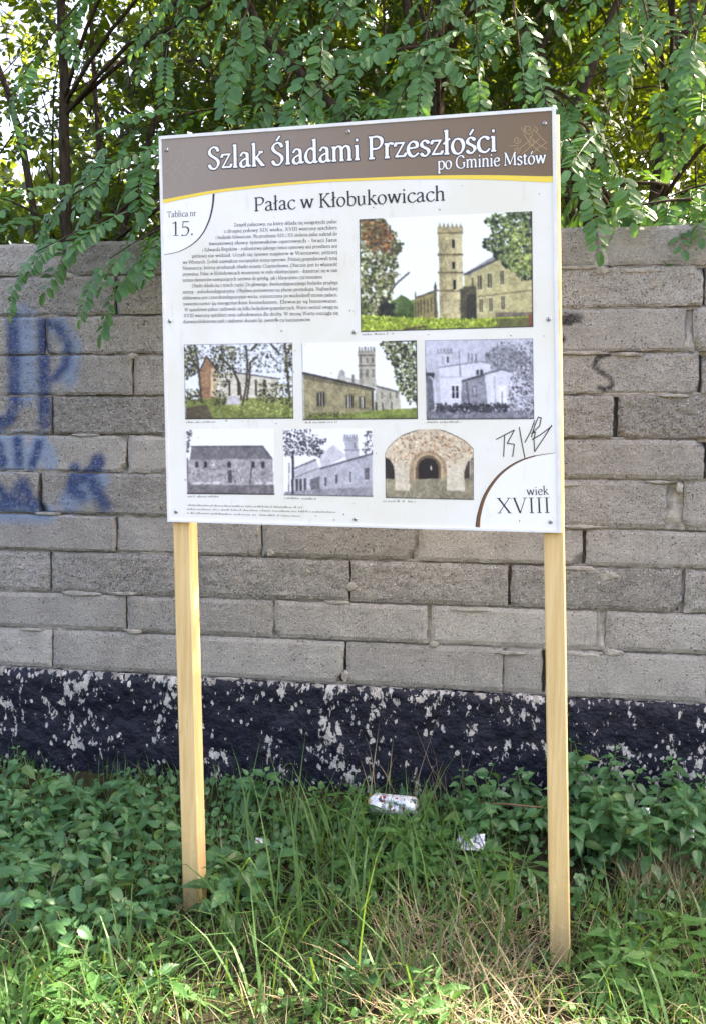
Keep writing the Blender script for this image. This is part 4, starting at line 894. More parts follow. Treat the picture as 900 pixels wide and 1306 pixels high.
# 5: long granary
c = Canvas(136, 100, (30, 432, 25, 22, 325, 328), (240, 240, 244))
c.poly([(55, 105), (380, 105), (425, 165), (45, 168)], (120, 118, 124), 8); c.line([(55, 105), (380, 104), (424, 164)], .9, (84, 82, 88)); c.poly([(38, 166), (424, 162), (428, 285), (38, 280)], (164, 160, 164), 26, 5); c.dabs([(40, 170), (425, 168), (425, 280), (40, 278)], 260, [(140, 136, 140), (188, 184, 188), (120, 116, 120)], .5, 1.5)
for x in (77, 119, 228, 336, 381): c.rect(x-8, 180, x+8, 203, (66, 62, 68)); c.poly([(x-9, 182), (x, 170), (x+9, 182)], (66, 62, 68))
c.rect(221, 215, 239, 272, (84, 80, 86)); c.line([(330, 200), (322, 282)], .8, (80, 78, 82)); c.poly([(34, 280), (432, 284), (432, 328), (34, 326)], (118, 114, 118), 12)
for x in (80, 130, 170, 360, 410): c.rect(x-16, 268, x+16, 280, (206, 202, 206))
c.dabs([(30, 28), (56, 30), (44, 120), (30, 160)], 90, [(120, 118, 122), (84, 82, 86)], .5, 1.4); c.line([(34, 160), (34, 320)], .9, (110, 108, 112)); c.a[-2:] = 58
place('photo_print', c, [(237.5, 547), (350, 546), (350.5, 631), (239, 630)])
# 6: house under a pine
c = Canvas(140, 106, (472, 880, 25, 22, 326, 336), (238, 238, 244))
c.poly([(755, 62), (812, 62), (818, 160), (760, 165)], (186, 186, 196), 8); c.rect(750, 62, 814, 84, (170, 170, 180))
for i in range(5): c.rect(752+i*13, 52, 760+i*13, 66, (150, 150, 160))
c.rect(795, 85, 803, 115, (110, 110, 120)); c.rect(752, 118, 820, 126, (150, 150, 160)); c.poly([(640, 150), (690, 108), (705, 98), (722, 112), (760, 150), (650, 205)], (200, 200, 210), 6)
c.poly([(640, 205), (880, 140), (880, 300), (640, 300)], (176, 176, 186), 8); c.line([(640, 207), (880, 138)], 1.4, (96, 94, 104))
for x, y, h in ((667, 265, 42), (716, 254, 44), (780, 244, 50), (850, 230, 54)): window(c, x, y, 11, h, (104, 102, 112), (200, 200, 208))
window(c, 860, 228, 8, 54, (104, 102, 112)); c.poly([(525, 215), (620, 165), (640, 200), (640, 310), (520, 310)], (190, 190, 198), 10); c.line([(525, 205), (622, 165)], 1.4, (110, 108, 116)); c.line([(530, 245), (630, 205)], .9, (130, 128, 136))
for x in (535, 552, 572): c.rect(x-6, 250, x+6, 310, (84, 82, 90))
c.poly([(595, 255), (640, 240), (640, 300), (600, 305)], (120, 118, 126)); c.poly([(475, 312), (640, 300), (880, 290), (880, 336), (475, 328)], (150, 149, 158), 10); c.line([(518, 130), (515, 318)], 2.0, (74, 72, 80)); c.line([(500, 180), (497, 315)], .8, (120, 118, 126))
for P, n in (([(472, 28), (590, 28), (640, 60), (640, 150), (560, 140), (480, 150)], 420), ([(590, 80), (680, 70), (660, 90), (600, 110)], 60), ([(600, 110), (670, 125), (640, 140)], 40), ([(845, 40), (878, 30), (878, 130), (840, 140)], 70)):
    c.dabs(P, n, [(84, 84, 92), (60, 58, 66), (130, 130, 138)], .5, 1.6, n)
c.a[-2:] = 110; place('photo_print', c, [(361, 547), (475, 545.5), (475.5, 633.5), (362, 631.5)])
# 7: brick vault (the print has an arched top)
c = Canvas(150, 118, (45, 475, 25, 25, 362, 372), (206, 192, 170)); c.a += (c.noise(12, 3)*50)[..., None]; 
c.dabs([(60, 40), (470, 40), (470, 180), (60, 180)], 420, [(196, 160, 130), (180, 146, 116), (220, 206, 186), (166, 130, 104)], .7, 1.8); c.dabs([(90, 170), (420, 170), (420, 330), (90, 330)], 260, [(214, 204, 186), (196, 184, 164), (182, 166, 144)], .8, 2.2)
c.poly([(45, 160), (70, 175), (88, 210), (90, 270), (45, 275)], (56, 50, 50)); c.poly([(475, 160), (445, 185), (428, 230), (428, 270), (475, 270)], (72, 64, 60)); c.line([(455, 180), (455, 265)], 1.0, (190, 180, 160)); c.line([(466, 175), (466, 265)], 1.0, (180, 170, 150))
def arch(cx, yb, r, yt): return [(cx-r, yb)]+[(cx+r*math.cos(a), yt+r-r*math.sin(a)) for a in np.linspace(math.pi, 0, 12)]+[(cx+r, yb)]
c.poly(arch(253, 290, 90, 132), (158, 136, 112), 14); c.poly(arch(255, 285, 72, 142), (186, 164, 138), 16); c.poly(arch(255, 285, 60, 152), (112, 96, 80), 10); c.poly(arch(255, 268, 48, 166), (46, 40, 40)); c.rect(266, 206, 272, 226, (230, 226, 214))
c.poly([(45, 265), (95, 270), (95, 320), (165, 320), (170, 270), (340, 265), (345, 322), (430, 330), (430, 268), (475, 265), (475, 375), (45, 368)], (150, 142, 122), 14)
c.poly([(90, 190), (160, 215), (165, 325), (92, 325)], (204, 194, 176), 14); c.poly([(348, 215), (425, 195), (428, 330), (346, 326)], (208, 198, 180), 14)
m = np.ones((c.H, c.W), bool); top = c.mask([(45, 140), (60, 110), (90, 80), (130, 50), (180, 32), (210, 24), (310, 24), (340, 32), (400, 60), (440, 85), (475, 120), (475, 380), (45, 380)]); m &= top
edge = top & ~(np.roll(top, 2, 0) & np.roll(top, 1, 1) & np.roll(top, -1, 1)); c.a[edge] = (84, 74, 66); c.a[:, -2:] = 100; c.a[-2:] = 92; c.a[:, :1] = 90
place('photo_print', c, [(490.5, 547.5), (604, 546.5), (604.5, 637.5), (491.5, 635)], m)
# ------------------------------------------------------------------ robinia leaves (compound leaf = one mesh)
def frond_mesh(name, seed, pairs, L, lw, ll, mat, cheap=False, droop=.5):
    r = random.Random(seed); V = []; F = []
    def rach(t): return np.array([L*(t-.12*droop*t*t), 0.02*math.sin(t*2+seed)*L, -droop*L*.45*t*t])
    n = 5; w0 = .0012                                     # rachis as a thin three-sided rod
    for i in range(n+1):
        c = rach(i/n); k = w0*(1.3-i/n)
        for a in (0, 2.1, 4.2): V.append(c+np.array([0, k*math.cos(a), k*math.sin(a)]))
        if i:
            for j in range(3): b = (i-1)*3; F.append((b+j, b+(j+1) % 3, b+3+(j+1) % 3, b+3+j))
    def leaflet(base, dirv, up, l, wd, fold, curl):
        side = np.cross(up, dirv); side /= np.linalg.norm(side)+1e-9; up = np.cross(dirv, side); n0 = len(V)
        if cheap: prof = [(0, 0), (.30, .86), (.72, .9), (1.0, .0)]
        else: prof = [(0, 0), (.13, .70), (.42, 1.0), (.74, .90), (.93, .52), (1.0, .0)]
        m = len(prof)
        for t, q in prof: V.append(base+dirv*l*t-up*curl*l*t*t)
        for s in (1, -1):
            for t, q in prof[1:-1]: V.append(base+dirv*l*t+side*s*wd*.5*q+up*(fold*wd*q-curl*l*t*t))
        for s in range(2):
            o = n0+m+s*(m-2)
            for i in range(m-1):
                a, b = n0+i, n0+i+1; c_ = o+i if i < m-2 else None; d_ = o+i-1 if i > 0 else None
                f = [a, b]+([c_] if c_ is not None else [])+([d_] if d_ is not None else [])
                f = [q for q in (a, b, c_, d_) if q is not None]
                F.append(tuple(f if s else f[::-1]))
    for i in range(pairs):
        t = .2+.78*i/(pairs-.5); c = rach(t); d = rach(t+.02)-rach(t-.02); d /= np.linalg.norm(d)
        sz = (.75+.3*math.sin(math.pi*min(1, t*.95)))*r.uniform(.78, 1.12)
        for s in (1, -1):
            if r.random() < .05: continue
            a = r.uniform(.95, 1.25); dv = d*math.cos(a)+np.array([0, s, 0])*math.sin(a)+np.array([0, 0, r.uniform(-.22, .06)]); dv /= np.linalg.norm(dv)
            up = np.array([r.uniform(-.18, .18), r.uniform(-.18, .18)-s*.12, 1.]); leaflet(c+dv*.003, dv, up, ll*sz, lw*sz*r.uniform(.9, 1.1), r.uniform(-.05, .32), r.uniform(-.1, .35))
    c = rach(1.0); d = rach(1.0)-rach(.96); d /= np.linalg.norm(d); leaflet(c, d, np.array([0, 0, 1.])+d*.0, ll, lw, .1, .1)
    return mesh(name, V, F, mat, smooth=False)
FR = [frond_mesh('leaf', 20+i, (8, 9, 10, 8, 11, 9, 7, 10)[i], (.22, .25, .29, .20, .31, .26, .18, .28)[i], .0250, .046, M['robinia'], droop=(.5, .9, .3, .7, .6, 1.1, .4, .8)[i]) for i in range(8)]
def frame_mat(p, d, up):
    d = np.array(d, float); d /= np.linalg.norm(d)+1e-9; up = np.array(up, float); s = np.cross(up, d); s /= np.linalg.norm(s)+1e-9; u = np.cross(d, s)
    return Matrix([[d[0], s[0], u[0], p[0]], [d[1], s[1], u[1], p[1]], [d[2], s[2], u[2], p[2]], [0, 0, 0, 1]])
def bez(a, b, c, n): return [a*(1-t)**2+2*b*t*(1-t)+c*t*t for t in np.linspace(0, 1, n)]
class Tree:
    def __init__(s, label, bx, by, lean, h):
        s.p = np.array([bx, by, G(bx, by)-.05]); s.o = empty('robinia_tree', tuple(s.p)); tag(s.o, label, 'tree', 'robinia trees behind the wall'); s.n = 0
        s.top = s.p+np.array([lean[0], lean[1], h])
        s.path = bez(s.p, s.p+np.array([lean[0]*.2, lean[1]*.2, h*.55]), s.top, 14); s.path = [q+np.array([.03*n3(i*.5, bx, 1), .03*n3(i*.5, bx, 2), 0]) for i, q in enumerate(s.path)]
        mb = MB(); mb.tube(s.path, [.048-.034*i/13 for i in range(14)], 8); mb.obj('trunk', M['bark'], s.o, True)
    def at(s, z):
        for a, b in zip(s.path, s.path[1:]):
            if a[2] <= z <= b[2]: return a+(b-a)*(z-a[2])/(b[2]-a[2])
        return s.path[-1]
    def leaf(s, p, d, up, sc):
        if s.n >= 298: return
        s.n += 1; o = bpy.data.objects.new('leaf', random.choice(FR)); col.objects.link(o); o.parent = s.o
        m = frame_mat(np.array(p)-s.p, d, up); o.matrix_local = m @ Matrix.Diagonal((sc, sc, sc, 1))
    def shoot(s, A, B, nleaf=11, sag=.10, sc=1.0, limb=True):
        """branch from the trunk to A and on to the tip B with leaves along A..B"""
        A, B = np.array(A), np.array(B); T0 = s.at(max(s.p[2]+.9, min(s.top[2]-.1, A[2]-.35)))
        pre = bez(T0, (T0+A)/2+np.array([0, 0, .18]), A, 6)[:-1]; mid = (A+B)/2+np.array([0, 0, sag]); P = bez(A, mid, B, 9); full = pre+P; m = len(full)
        mb = MB(); mb.tube(full, [.010-.0085*i/(m-1) for i in range(m)], 5); mb.obj('branch', M['bark'], s.o, True)
        nleaf = max(5, int(nleaf*.68))
        for i in range(nleaf):
            t = .08+.92*i/(nleaf-1); f = t*8; j = min(7, int(f)); p = P[j]+(P[j+1]-P[j])*(f-j); tv = P[j+1]-P[j]; tv /= np.linalg.norm(tv)
            side = np.cross(tv, np.array([0, 0, 1.])); side /= np.linalg.norm(side)+1e-9; sg = 1 if i % 2 else -1
            w_ = 1-.5*(i/(nleaf-1)); d = tv*random.uniform(.35, .9)+side*sg*random.uniform(.4, 1.2)*w_+np.array([random.uniform(-.45, .45), -random.uniform(-.25, .75), -random.uniform(-.15, .65)])
            if i == nleaf-1: d = tv+np.array([0, -.1, -.5])
            up = np.array([random.uniform(-.35, .35), -random.uniform(.05, 1.4), .9]); s.leaf(p, d, up, sc*random.uniform(.66, 1.15))
tL = Tree('robinia tree with a bare dark trunk beside the blue lettering', *at_y(88, 330, .95)[:2], (-.05, .05), 3.6)
tM = Tree('robinia tree rising behind the board top, its leaves over the header', *at_y(566, 330, .75)[:2], (-.06, .0), 3.5)
tR = Tree('robinia tree leaning over the wall top beside the black squiggle', *at_y(770, 330, .85)[:2], (.42, .10), 3.5)
def Y(px, py, y): return at_y(px, py, y)
for a in [((420, 170, .25), (70, 262, -.14), 15, .16), ((410, 225, .15), (45, 322, -.22), 16, .13), ((400, 145, .35), (150, 176, .05), 13, .12), ((360, 255, .0), (140, 330, -.22), 12, .10), ((340, 300, -.05), (190, 318, -.18), 9, .06), ((380, 200, .1), (120, 215, -.1), 12, .10),
          ((250, -60, .5), (215, 60, .25), 11, .05), ((160, -50, .55), (20, 110, .3), 12, .08), ((350, -70, .4), (300, 60, .1), 11, .05), ((60, 280, .5), (-40, 240, .3), 8, .03), 
          ((420, -60, .5), (350, 50, .2), 11, .05)]:
    tL.shoot(Y(*a[0]), Y(*a[1]), *a[2:])
for a in [((500, -70, .4), (395, 80, .05), 13, .07), ((560, 60, .5), (385, 135, -.05), 14, .12), ((540, 130, .4), (420, 150, .05), 11, .06), ((560, -70, .3), (540, 75, .0), 12, .05), ((600, -70, .3), (610, 90, -.05), 13, .06), ((640, -70, .3), (665, 85, -.05), 13, .06), ((560, 40, .3), (500, 150, .1), 10, .05), ]:
    tM.shoot(Y(*a[0]), Y(*a[1]), *a[2:])
for a in [((690, 110, .15), (790, 215, -.14), 13, .10), ((660, 140, .15), (740, 200, -.12), 10, .08), ((800, -70, .35), (840, 100, .0), 13, .06), ((860, -70, .35), (895, 100, .05), 13, .06), ((780, -70, .4), (790, 60, .1), 11, .05), ((940, -60, .3), (880, 60, .0), 12, .06), ((960, 40, .3), (880, 140, .05), 10, .05), ((960, 230, .25), (830, 262, .12), 12, .05), ((850, 235, .25), (705, 258, .12), 13, .05), ((760, 240, .3), (690, 235, .15), 9, .04), ((900, 255, .15), (780, 272, .05), 11, .03), ((1000, -60, .3), (950, 120, .0), 10, .05), ((1060, 60, .3), (960, 220, .0), 10, .05)]:
    tR.shoot(Y(*a[0]), Y(*a[1]), *a[2:])
# bare limbs that show dark between the leaves
def limb(t, P, r0, r1):
    mb = MB(); P = [np.array(p) for p in P]; mb.tube([P[0]]+P[1:], [r0+(r1-r0)*i/(len(P)-1) for i in range(len(P))], 6); mb.obj('limb', M['bark'], t.o, True)
limb(tM, [tM.at(1.5), Y(470, 185, .8), Y(400, 110, .85), Y(340, 50, .9), Y(300, -30, 1.0)], .026, .014)
limb(tM, [tM.at(1.6), Y(535, 110, .9), Y(520, 30, 1.0), Y(515, -40, 1.1)], .024, .016)
limb(tR, [tR.at(1.4), Y(720, 170, .8), Y(765, 60, .9), Y(800, -30, 1.0)], .026, .014)
limb(tR, [tR.at(1.3), Y(690, 120, 1.1), Y(690, 60, 1.2), Y(740, -20, 1.3)], .018, .012)
limb(tR, [tR.at(1.2), Y(858, 180, 1.0), Y(862, 60, 1.1), Y(850, -40, 1.2)], .02, .012)
limb(tL, [tL.at(1.2), Y(30, 190, .9), Y(8, 110, 1.0), Y(-20, 40, 1.1)], .02, .012)
limb(tL, [tL.at(1.3), Y(205, 130, 1.1), Y(215, 40, 1.2), Y(200, -40, 1.3)], .017, .011)
limb(tL, [tL.at(1.0), Y(130, 240, 1.2), Y(118, 60, 1.3), Y(115, -30, 1.4)], .015, .010)
# inner crowns: too many leaves to count
def frond_bank(seed, n=5):
    out = []
    for i in range(n):
        me = frond_mesh('bank', 60+i, 6, .2, .024, .046, None, cheap=True, droop=.6); V = np.array([v.co[:] for v in me.vertices]); T_ = []
        for p in me.polygons:
            q = list(p.vertices)
            for k in range(1, len(q)-1): T_.append((q[0], q[k], q[k+1]))
        out.append((V, np.array(T_))); bpy.data.meshes.remove(me)
    return out
BANK = frond_bank(1)
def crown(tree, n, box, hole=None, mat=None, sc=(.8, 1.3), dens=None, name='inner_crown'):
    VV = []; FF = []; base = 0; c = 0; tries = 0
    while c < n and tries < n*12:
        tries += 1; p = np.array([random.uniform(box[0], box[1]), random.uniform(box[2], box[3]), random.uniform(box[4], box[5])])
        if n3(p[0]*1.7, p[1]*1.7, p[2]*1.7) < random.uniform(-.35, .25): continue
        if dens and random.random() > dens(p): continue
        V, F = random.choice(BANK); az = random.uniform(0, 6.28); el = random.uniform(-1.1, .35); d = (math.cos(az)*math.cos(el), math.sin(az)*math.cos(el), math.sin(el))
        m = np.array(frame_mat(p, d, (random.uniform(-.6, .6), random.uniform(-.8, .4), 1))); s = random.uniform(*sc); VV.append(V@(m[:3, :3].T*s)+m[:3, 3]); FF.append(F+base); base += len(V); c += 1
    o = obj(name, np.concatenate(VV), np.concatenate(FF), mat or M['robinia_shaded'], tree); tag(o, kind='stuff'); return o
def px_of(p):
    q = CM@(p-CAM); return 450+FPX*q[0]/q[2], 653-FPX*q[1]/q[2]
def dens_left(p):
    x, y = px_of(p); return .45 if (x < 50 and 60 < y < 250) else (.75 if x < 190 and y < 160 else 1.0)
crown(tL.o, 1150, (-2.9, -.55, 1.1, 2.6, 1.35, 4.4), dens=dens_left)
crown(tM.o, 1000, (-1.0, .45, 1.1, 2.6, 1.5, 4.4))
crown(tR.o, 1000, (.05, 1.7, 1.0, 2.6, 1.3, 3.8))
for t_, a_, b_ in ((tL, -3.0, -.9), (tM, -1.3, .5), (tR, .1, 1.5)): crown(t_.o, 750, (a_, b_, .1, 3.0, 3.25, 5.2), sc=(1.2, 1.8), name='shade_crown')  # added foliage mostly above view, shaped to shade the crowns and leaves below
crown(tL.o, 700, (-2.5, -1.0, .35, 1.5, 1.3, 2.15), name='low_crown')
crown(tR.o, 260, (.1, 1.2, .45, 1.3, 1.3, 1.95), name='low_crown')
def tangle(t, n, box):
    mb = MB()
    for i in range(n):
        p = np.array([random.uniform(box[0], box[1]), random.uniform(box[2], box[3]), random.uniform(box[4], box[5])]); d = np.array([random.uniform(-.6, .6), random.uniform(-.3, .3), random.uniform(-.2, 1.0)]); L = random.uniform(.3, 1.0); r = random.uniform(.002, .006)
        mb.tube([p, p+d*L*.5+rng.normal(0, .04, 3), p+d*L], [r, r*.75, r*.4], 4, False)
    tag(mb.obj('twigs', M['bark'], t.o), kind='stuff')
tangle(tL, 230, (-2.5, -.6, .6, 2.2, 1.3, 3.2)); tangle(tM, 200, (-1.0, .5, .6, 2.2, 1.4, 3.2)); tangle(tR, 230, (.0, 1.5, .6, 2.2, 1.3, 3.2))
# trees and scrub farther back
def far_tree(label, bx, by, h, rx, nleaf, sz, zlo):
    p = np.array([bx, by, G(bx, by)-.05]); e = empty('scrub_tree', tuple(p)); tag(e, label, 'tree', 'scrub trees far behind the wall')
    mb = MB(); top = p+np.array([random.uniform(-.3, .3), 0, h*.85]); path = bez(p, p+np.array([.1, 0, h*.4]), top, 8); mb.tube(path, [.06-.045*i/7 for i in range(8)], 7); mb.obj('trunk', M['bark'], e, True)
    mb = MB()
    for k in range(16):
        a = path[random.randrange(2, 7)]; an = random.uniform(0, 6.28); b = a+np.array([math.cos(an)*rx*.7, math.sin(an)*rx*.6, random.uniform(.2, .9)]); mb.tube(bez(a, (a+b)/2+np.array([0, 0, .2]), b, 5), [.02, .016, .012, .008, .004], 4)
    mb.obj('limbs', M['bark'], e, True)
    V = np.zeros((nleaf*4, 3)); c = 0
    cl = [(random.gauss(0, .5)*rx, random.gauss(0, .4)*rx, random.uniform(zlo, h)) for _ in range(46)]
    for i in range(nleaf):
        q = random.choice(cl); ctr = p+np.array(q)+rng.normal(0, .22, 3); d = rng.normal(0, 1, 3); d /= np.linalg.norm(d); s = np.cross(d, rng.normal(0, 1, 3)); s /= np.linalg.norm(s); l = sz*random.uniform(.6, 1.2)
        V[c] = ctr-d*l; V[c+1] = ctr+s*l*.5; V[c+2] = ctr+d*l; V[c+3] = ctr-s*l*.5; c += 4
    tag(obj('crown', V, np.arange(nleaf*4).reshape(-1, 4), M['far_leaf'], e), kind='stuff')
far_tree('tall loose scrub tree behind the bare-trunked robinia', -2.2, 3.4, 4.6, 1.4, 15000, .06, .6)
far_tree('broad yellow-green scrub tree behind the header of the board', -.6, 4.2, 5.0, 1.6, 14000, .06, .5)
far_tree('dense scrub tree behind the leaning robinia', 1.2, 3.8, 4.8, 1.6, 14000, .06, .4)
far_tree('pale scrub tree farthest back between two others', .4, 7.0, 6.5, 2.2, 9000, .07, .5)
far_tree('scrub tree farthest back beside the sky gaps', -3.3, 7.5, 5.8, 2.2, 11000, .07, .4)
far_tree('spreading scrub tree beyond the end of the wall view', 3.2, 5.5, 5.5, 2.0, 7000, .06, .4)
# ------------------------------------------------------------------ weeds, grass, litter
def toothed_leaf(name, seed, L, W_, mat, teeth=7, heart=True, fold=.25, curl=.5):
    r = random.Random(seed); V = []; F = []; n = teeth*2
    pet = .25*L
    def prof(t): return math.sin(math.pi*min(1, (t*.93+.07))**.75)*(1-.25*t) if heart else math.sin(math.pi*t**.9)
    for i in range(n+1):
        t = i/n; wd = W_*.5*max(0, prof(t))*(1.0 if i % 2 else .72); x = pet+L*t; dz = -curl*L*t*t*.5
        if i == n: wd = .0
        V += [(x-(.012*L if i % 2 else 0), wd, dz+fold*wd), (x, 0, dz), (x-(.012*L if i % 2 else 0), -wd, dz+fold*wd)]
        if i: b = (i-1)*3; F += [(b, b+1, b+4, b+3), (b+1, b+2, b+5, b+4)]
    b = len(V); V += [(0, .0011, 0), (0, -.0011, 0), (pet, .0011, 0), (pet, -.0011, 0)]; F.append((b, b+1, b+3, b+2))
    return mesh(name, V, F, mat)
NL = [toothed_leaf('leaf', i, L, W_, M['nettle'], 8, True, f, c) for i, (L, W_, f, c) in enumerate(((.058, .040, .25, .5), (.050, .036, .15, .8), (.042, .032, .3, .35), (.034, .026, .2, .6), (.066, .044, .2, .7)))]
HL_ = [toothed_leaf('leaf', 10+i, L, W_, M['herb'], 3, False, f, c) for i, (L, W_, f, c) in enumerate(((.055, .017, .2, .5), (.07, .02, .15, .8), (.045, .02, .3, .4)))]
def plant(name, x, y, h, label, cat, group, kind='nettle', tiltx=0, tilty=0, nodes=6, sc=1.0):
    z = G(x, y)-.01; e = empty(name, (x, y, z)); tag(e, label, cat, group)
    top = np.array([x+tiltx, y+tilty, z+h]); b0 = np.array([x, y, z]); P = bez(b0, b0+np.array([tiltx*.2, tilty*.2, h*.6]), top, 6)
    mb = MB(); mb.tube(P, [.0026, .0024, .0021, .0018, .0014, .001], 4); mb.obj('stem', M['stem'], e)
    a0 = random.uniform(0, 6.28); bank = NL if kind == 'nettle' else HL_
    for i in range(nodes):
        t = .22+.78*i/(nodes-1); f = t*5; j = min(4, int(f)); p = P[j]+(P[j+1]-P[j])*(f-j)
        for s in range(2 if kind == 'nettle' else 3):
            a = a0+i*1.571+s*(math.pi if kind == 'nettle' else 2.09)+random.uniform(-.35, .35); el = random.uniform(-.6, .45)+(.5 if i >= nodes-1 else 0)
            d = (math.cos(a)*math.cos(el), math.sin(a)*math.cos(el), math.sin(el)); o = bpy.data.objects.new('leaf', random.choice(bank[:3] if i < nodes-1 else bank[2:4])); col.objects.link(o); o.parent = e
            q = sc*random.uniform(.6, 1.1)*(1.0 if i < nodes-1 else .75)*(.8+.5*math.sin(math.pi*min(1, t*.9)))
            o.matrix_local = frame_mat(p-b0, d, (random.uniform(-.45, .45), random.uniform(-.75, .25), 1)) @ Matrix.Diagonal((q, q, q, 1))
    return e
def scatter(n, poly, hmin, hmax, mind=.05, **kw):
    """poly: pixel outline of the place on the ground"""
    Q = [ground_px(*p)[:2] for p in poly]; xs = [q[0] for q in Q]; ys = [q[1] for q in Q]; done = []; tries = 0
    while len(done) < n and tries < n*60:
        tries += 1; x, y = random.uniform(min(xs), max(xs)), random.uniform(min(ys), max(ys)); ins = False
        for (xa, ya), (xb, yb) in zip(Q, Q[1:]+Q[:1]):
            if (ya > y) != (yb > y) and x < xa+(xb-xa)*(y-ya)/(yb-ya): ins = not ins
        if not ins or y > -.03 or any(math.hypot(x-a, y-b) < mind for a, b in done): continue
        done.append((x, y)); plant(x=x, y=y, h=random.uniform(hmin, hmax), tiltx=random.uniform(-.05, .05), tilty=random.uniform(-.07, .02), **kw)
scatter(82, [(-30, 1015), (215, 1020), (225, 1190), (130, 1225), (-30, 1215)], .07, .19, .037, name='nettle', label='leafy green nettle in the patch beside the post under the blue lettering', cat='nettle', group='nettles beside the post below the blue lettering', sc=.86)
scatter(46, [(725, 1030), (930, 1030), (940, 1120), (850, 1140), (735, 1120)], .14, .25, .042, name='nettle', label='tall green nettle in the bush between the wall and the post under the numeral', cat='nettle', group='nettles between the wall and the post under the numeral', sc=.84, nodes=8)
scatter(18, [(580, 1040), (690, 1030), (695, 1085), (600, 1085)], .10, .18, .05, name='nettle', label='nettle between the printed wrapper and the post under the numeral', cat='nettle', group='nettles beside the printed wrapper', sc=.8)
scatter(3, [(295, 1030), (345, 1030), (345, 1045), (295, 1045)], .14, .17, .03, name='nettle', label='nettle standing alone against the black wall foot between the two posts', cat='nettle', group='nettles alone at the black wall foot', sc=.95)
scatter(12, [(255, 1110), (345, 1100), (350, 1180), (262, 1195)], .08, .14, .05, name='nettle', label='broad leaved nettle just right of the post foot under the blue lettering', cat='nettle', group='nettles between the posts beside the post foot', sc=1.15, nodes=4)
scatter(26, [(390, 1040), (600, 1050), (690, 1120), (640, 1150), (420, 1130)], .06, .12, .05, name='mugwort', label='low narrow-leaved herb in front of the crushed can', cat='herb', group='herbs in front of the crushed can', kind='herb', nodes=5)
scatter(13, [(740, 1200), (930, 1180), (930, 1300), (760, 1320)], .06, .12, .06, name='mugwort', label='sunlit narrow-leaved herb beside the foot of the post under the numeral', cat='herb', group='sunlit herbs beside the post under the numeral', kind='herb', nodes=5, sc=1.15)
scatter(5, [(510, 1275), (590, 1270), (600, 1330), (500, 1330)], .05, .09, .05, name='mugwort', label='small sunlit herb in the dry grass between the two posts', cat='herb', group='small herbs in dry grass', kind='herb', nodes=4, sc=1.0)
scatter(6, [(440, 1240), (490, 1240), (490, 1275), (440, 1275)], .05, .08, .03, name='nettle', label='small nettle seedling amid the grass between the two posts', cat='nettle', group='nettle seedlings in the grass', sc=.75, nodes=3)
scatter(14, [(-20, 1235), (230, 1225), (240, 1320), (-20, 1330)], .04, .09, .05, name='mugwort', label='low herb in the sunlit grass in front of the nettle patch', cat='herb', group='low herbs in front of the nettle patch', kind='herb', nodes=4)
scatter(3, [(168, 1240), (215, 1235), (215, 1265), (168, 1270)], .05, .08, .03, name='white_dead_nettle', label='pale flowering weed in the sun before the nettle patch', cat='weed', group='pale flowering weeds', sc=.7, nodes=4)
# rosette of long leaves
g0 = ground_px(22, 1285); e = empty('dandelion', tuple(g0)); tag(e, 'rosette of long upright leaves in front of the nettle patch', 'weed')
RL = toothed_leaf('leaf', 33, .13, .034, M['herb'], 5, False, .3, .5)
for i in range(11):
    a = i*2.4; el = random.uniform(.35, 1.1); o = bpy.data.objects.new('leaf', RL); col.objects.link(o); o.parent = e; q = random.uniform(.75, 1.15); o.matrix_local = frame_mat((0, 0, 0), (math.cos(a)*math.cos(el), math.sin(a)*math.cos(el), math.sin(el)), (0, -.2, 1)) @ Matrix.Diagonal((q, q, q, 1))
# grass: blades as tapered bent strips
def blades(name, n, sampler, hmin, hmax, wd, mat, label, cat, lean=.5, bend=.6, lay=0.0):
    seg = 4; V = np.zeros((n*(2*seg+1), 3)); F3 = []; F4 = []; c = 0; fc = []
    for i in range(n):
        x, y, k = sampler(); z = G(x, y)-.005; h = random.uniform(hmin, hmax)*k; a = random.uniform(0, 6.28); d = np.array([math.cos(a), math.sin(a), 0]); s = np.array([-d[1], d[0], 0]); w_ = wd*random.uniform(.6, 1.25)
        ln = random.uniform(.05, lean); bd = random.uniform(0, bend); tw = random.uniform(-.6, .6)
        th = math.pi/2-ln-(lay*random.uniform(.5, 1.3)); p = np.array([x, y, z]); st = h/seg; b = c
        for j in range(seg+1):
            q = w_*.5*(1-(j/seg)**1.6)*(.75+.5*math.sin(math.pi*min(.9, j/seg+.2))); ss = s*math.cos(tw*j/seg)+np.array([0, 0, 1])*math.sin(tw*j/seg)
            if j < seg: V[c] = p+ss*q; V[c+1] = p-ss*q; c += 2
            else: V[c] = p; c += 1
            p = p+st*(d*math.cos(th)+np.array([0, 0, math.sin(th)])); th -= bd*(j+1)/seg*.9
            if p[2] < G(p[0], p[1])+.004: th = abs(th)*.15; p[2] = max(p[2], G(p[0], p[1])+.004)
            if p[1] > -.03: p[1] = -.03
        for j in range(seg-1): F4.append((b+2*j, b+2*j+1, b+2*j+3, b+2*j+2))
        F4.append((b+2*seg-2, b+2*seg-1, b+2*seg, b+2*seg))
    F = [tuple(f) if f[2] != f[3] else f[:3] for f in F4]
    return tag(obj(name, V, F, mat), label, cat, kind='stuff')
def S_any(y0, y1, x0=-2.2, x1=1.6, clump=.35):
    def f():
        while True:
            x, y = random.uniform(x0, x1), random.uniform(y0, y1)
            if n3(x*4, y*4, 9)+random.uniform(-.5, .5) > -clump+.1 or random.random() < .15: return x, y, .75+.5*random.random()
    return f
blades('grass', 8500, S_any(-1.75, -.55), .05, .14, .0034, M['grass'], 'green grass blades growing round the posts', 'grass', 1.1, 1.2)
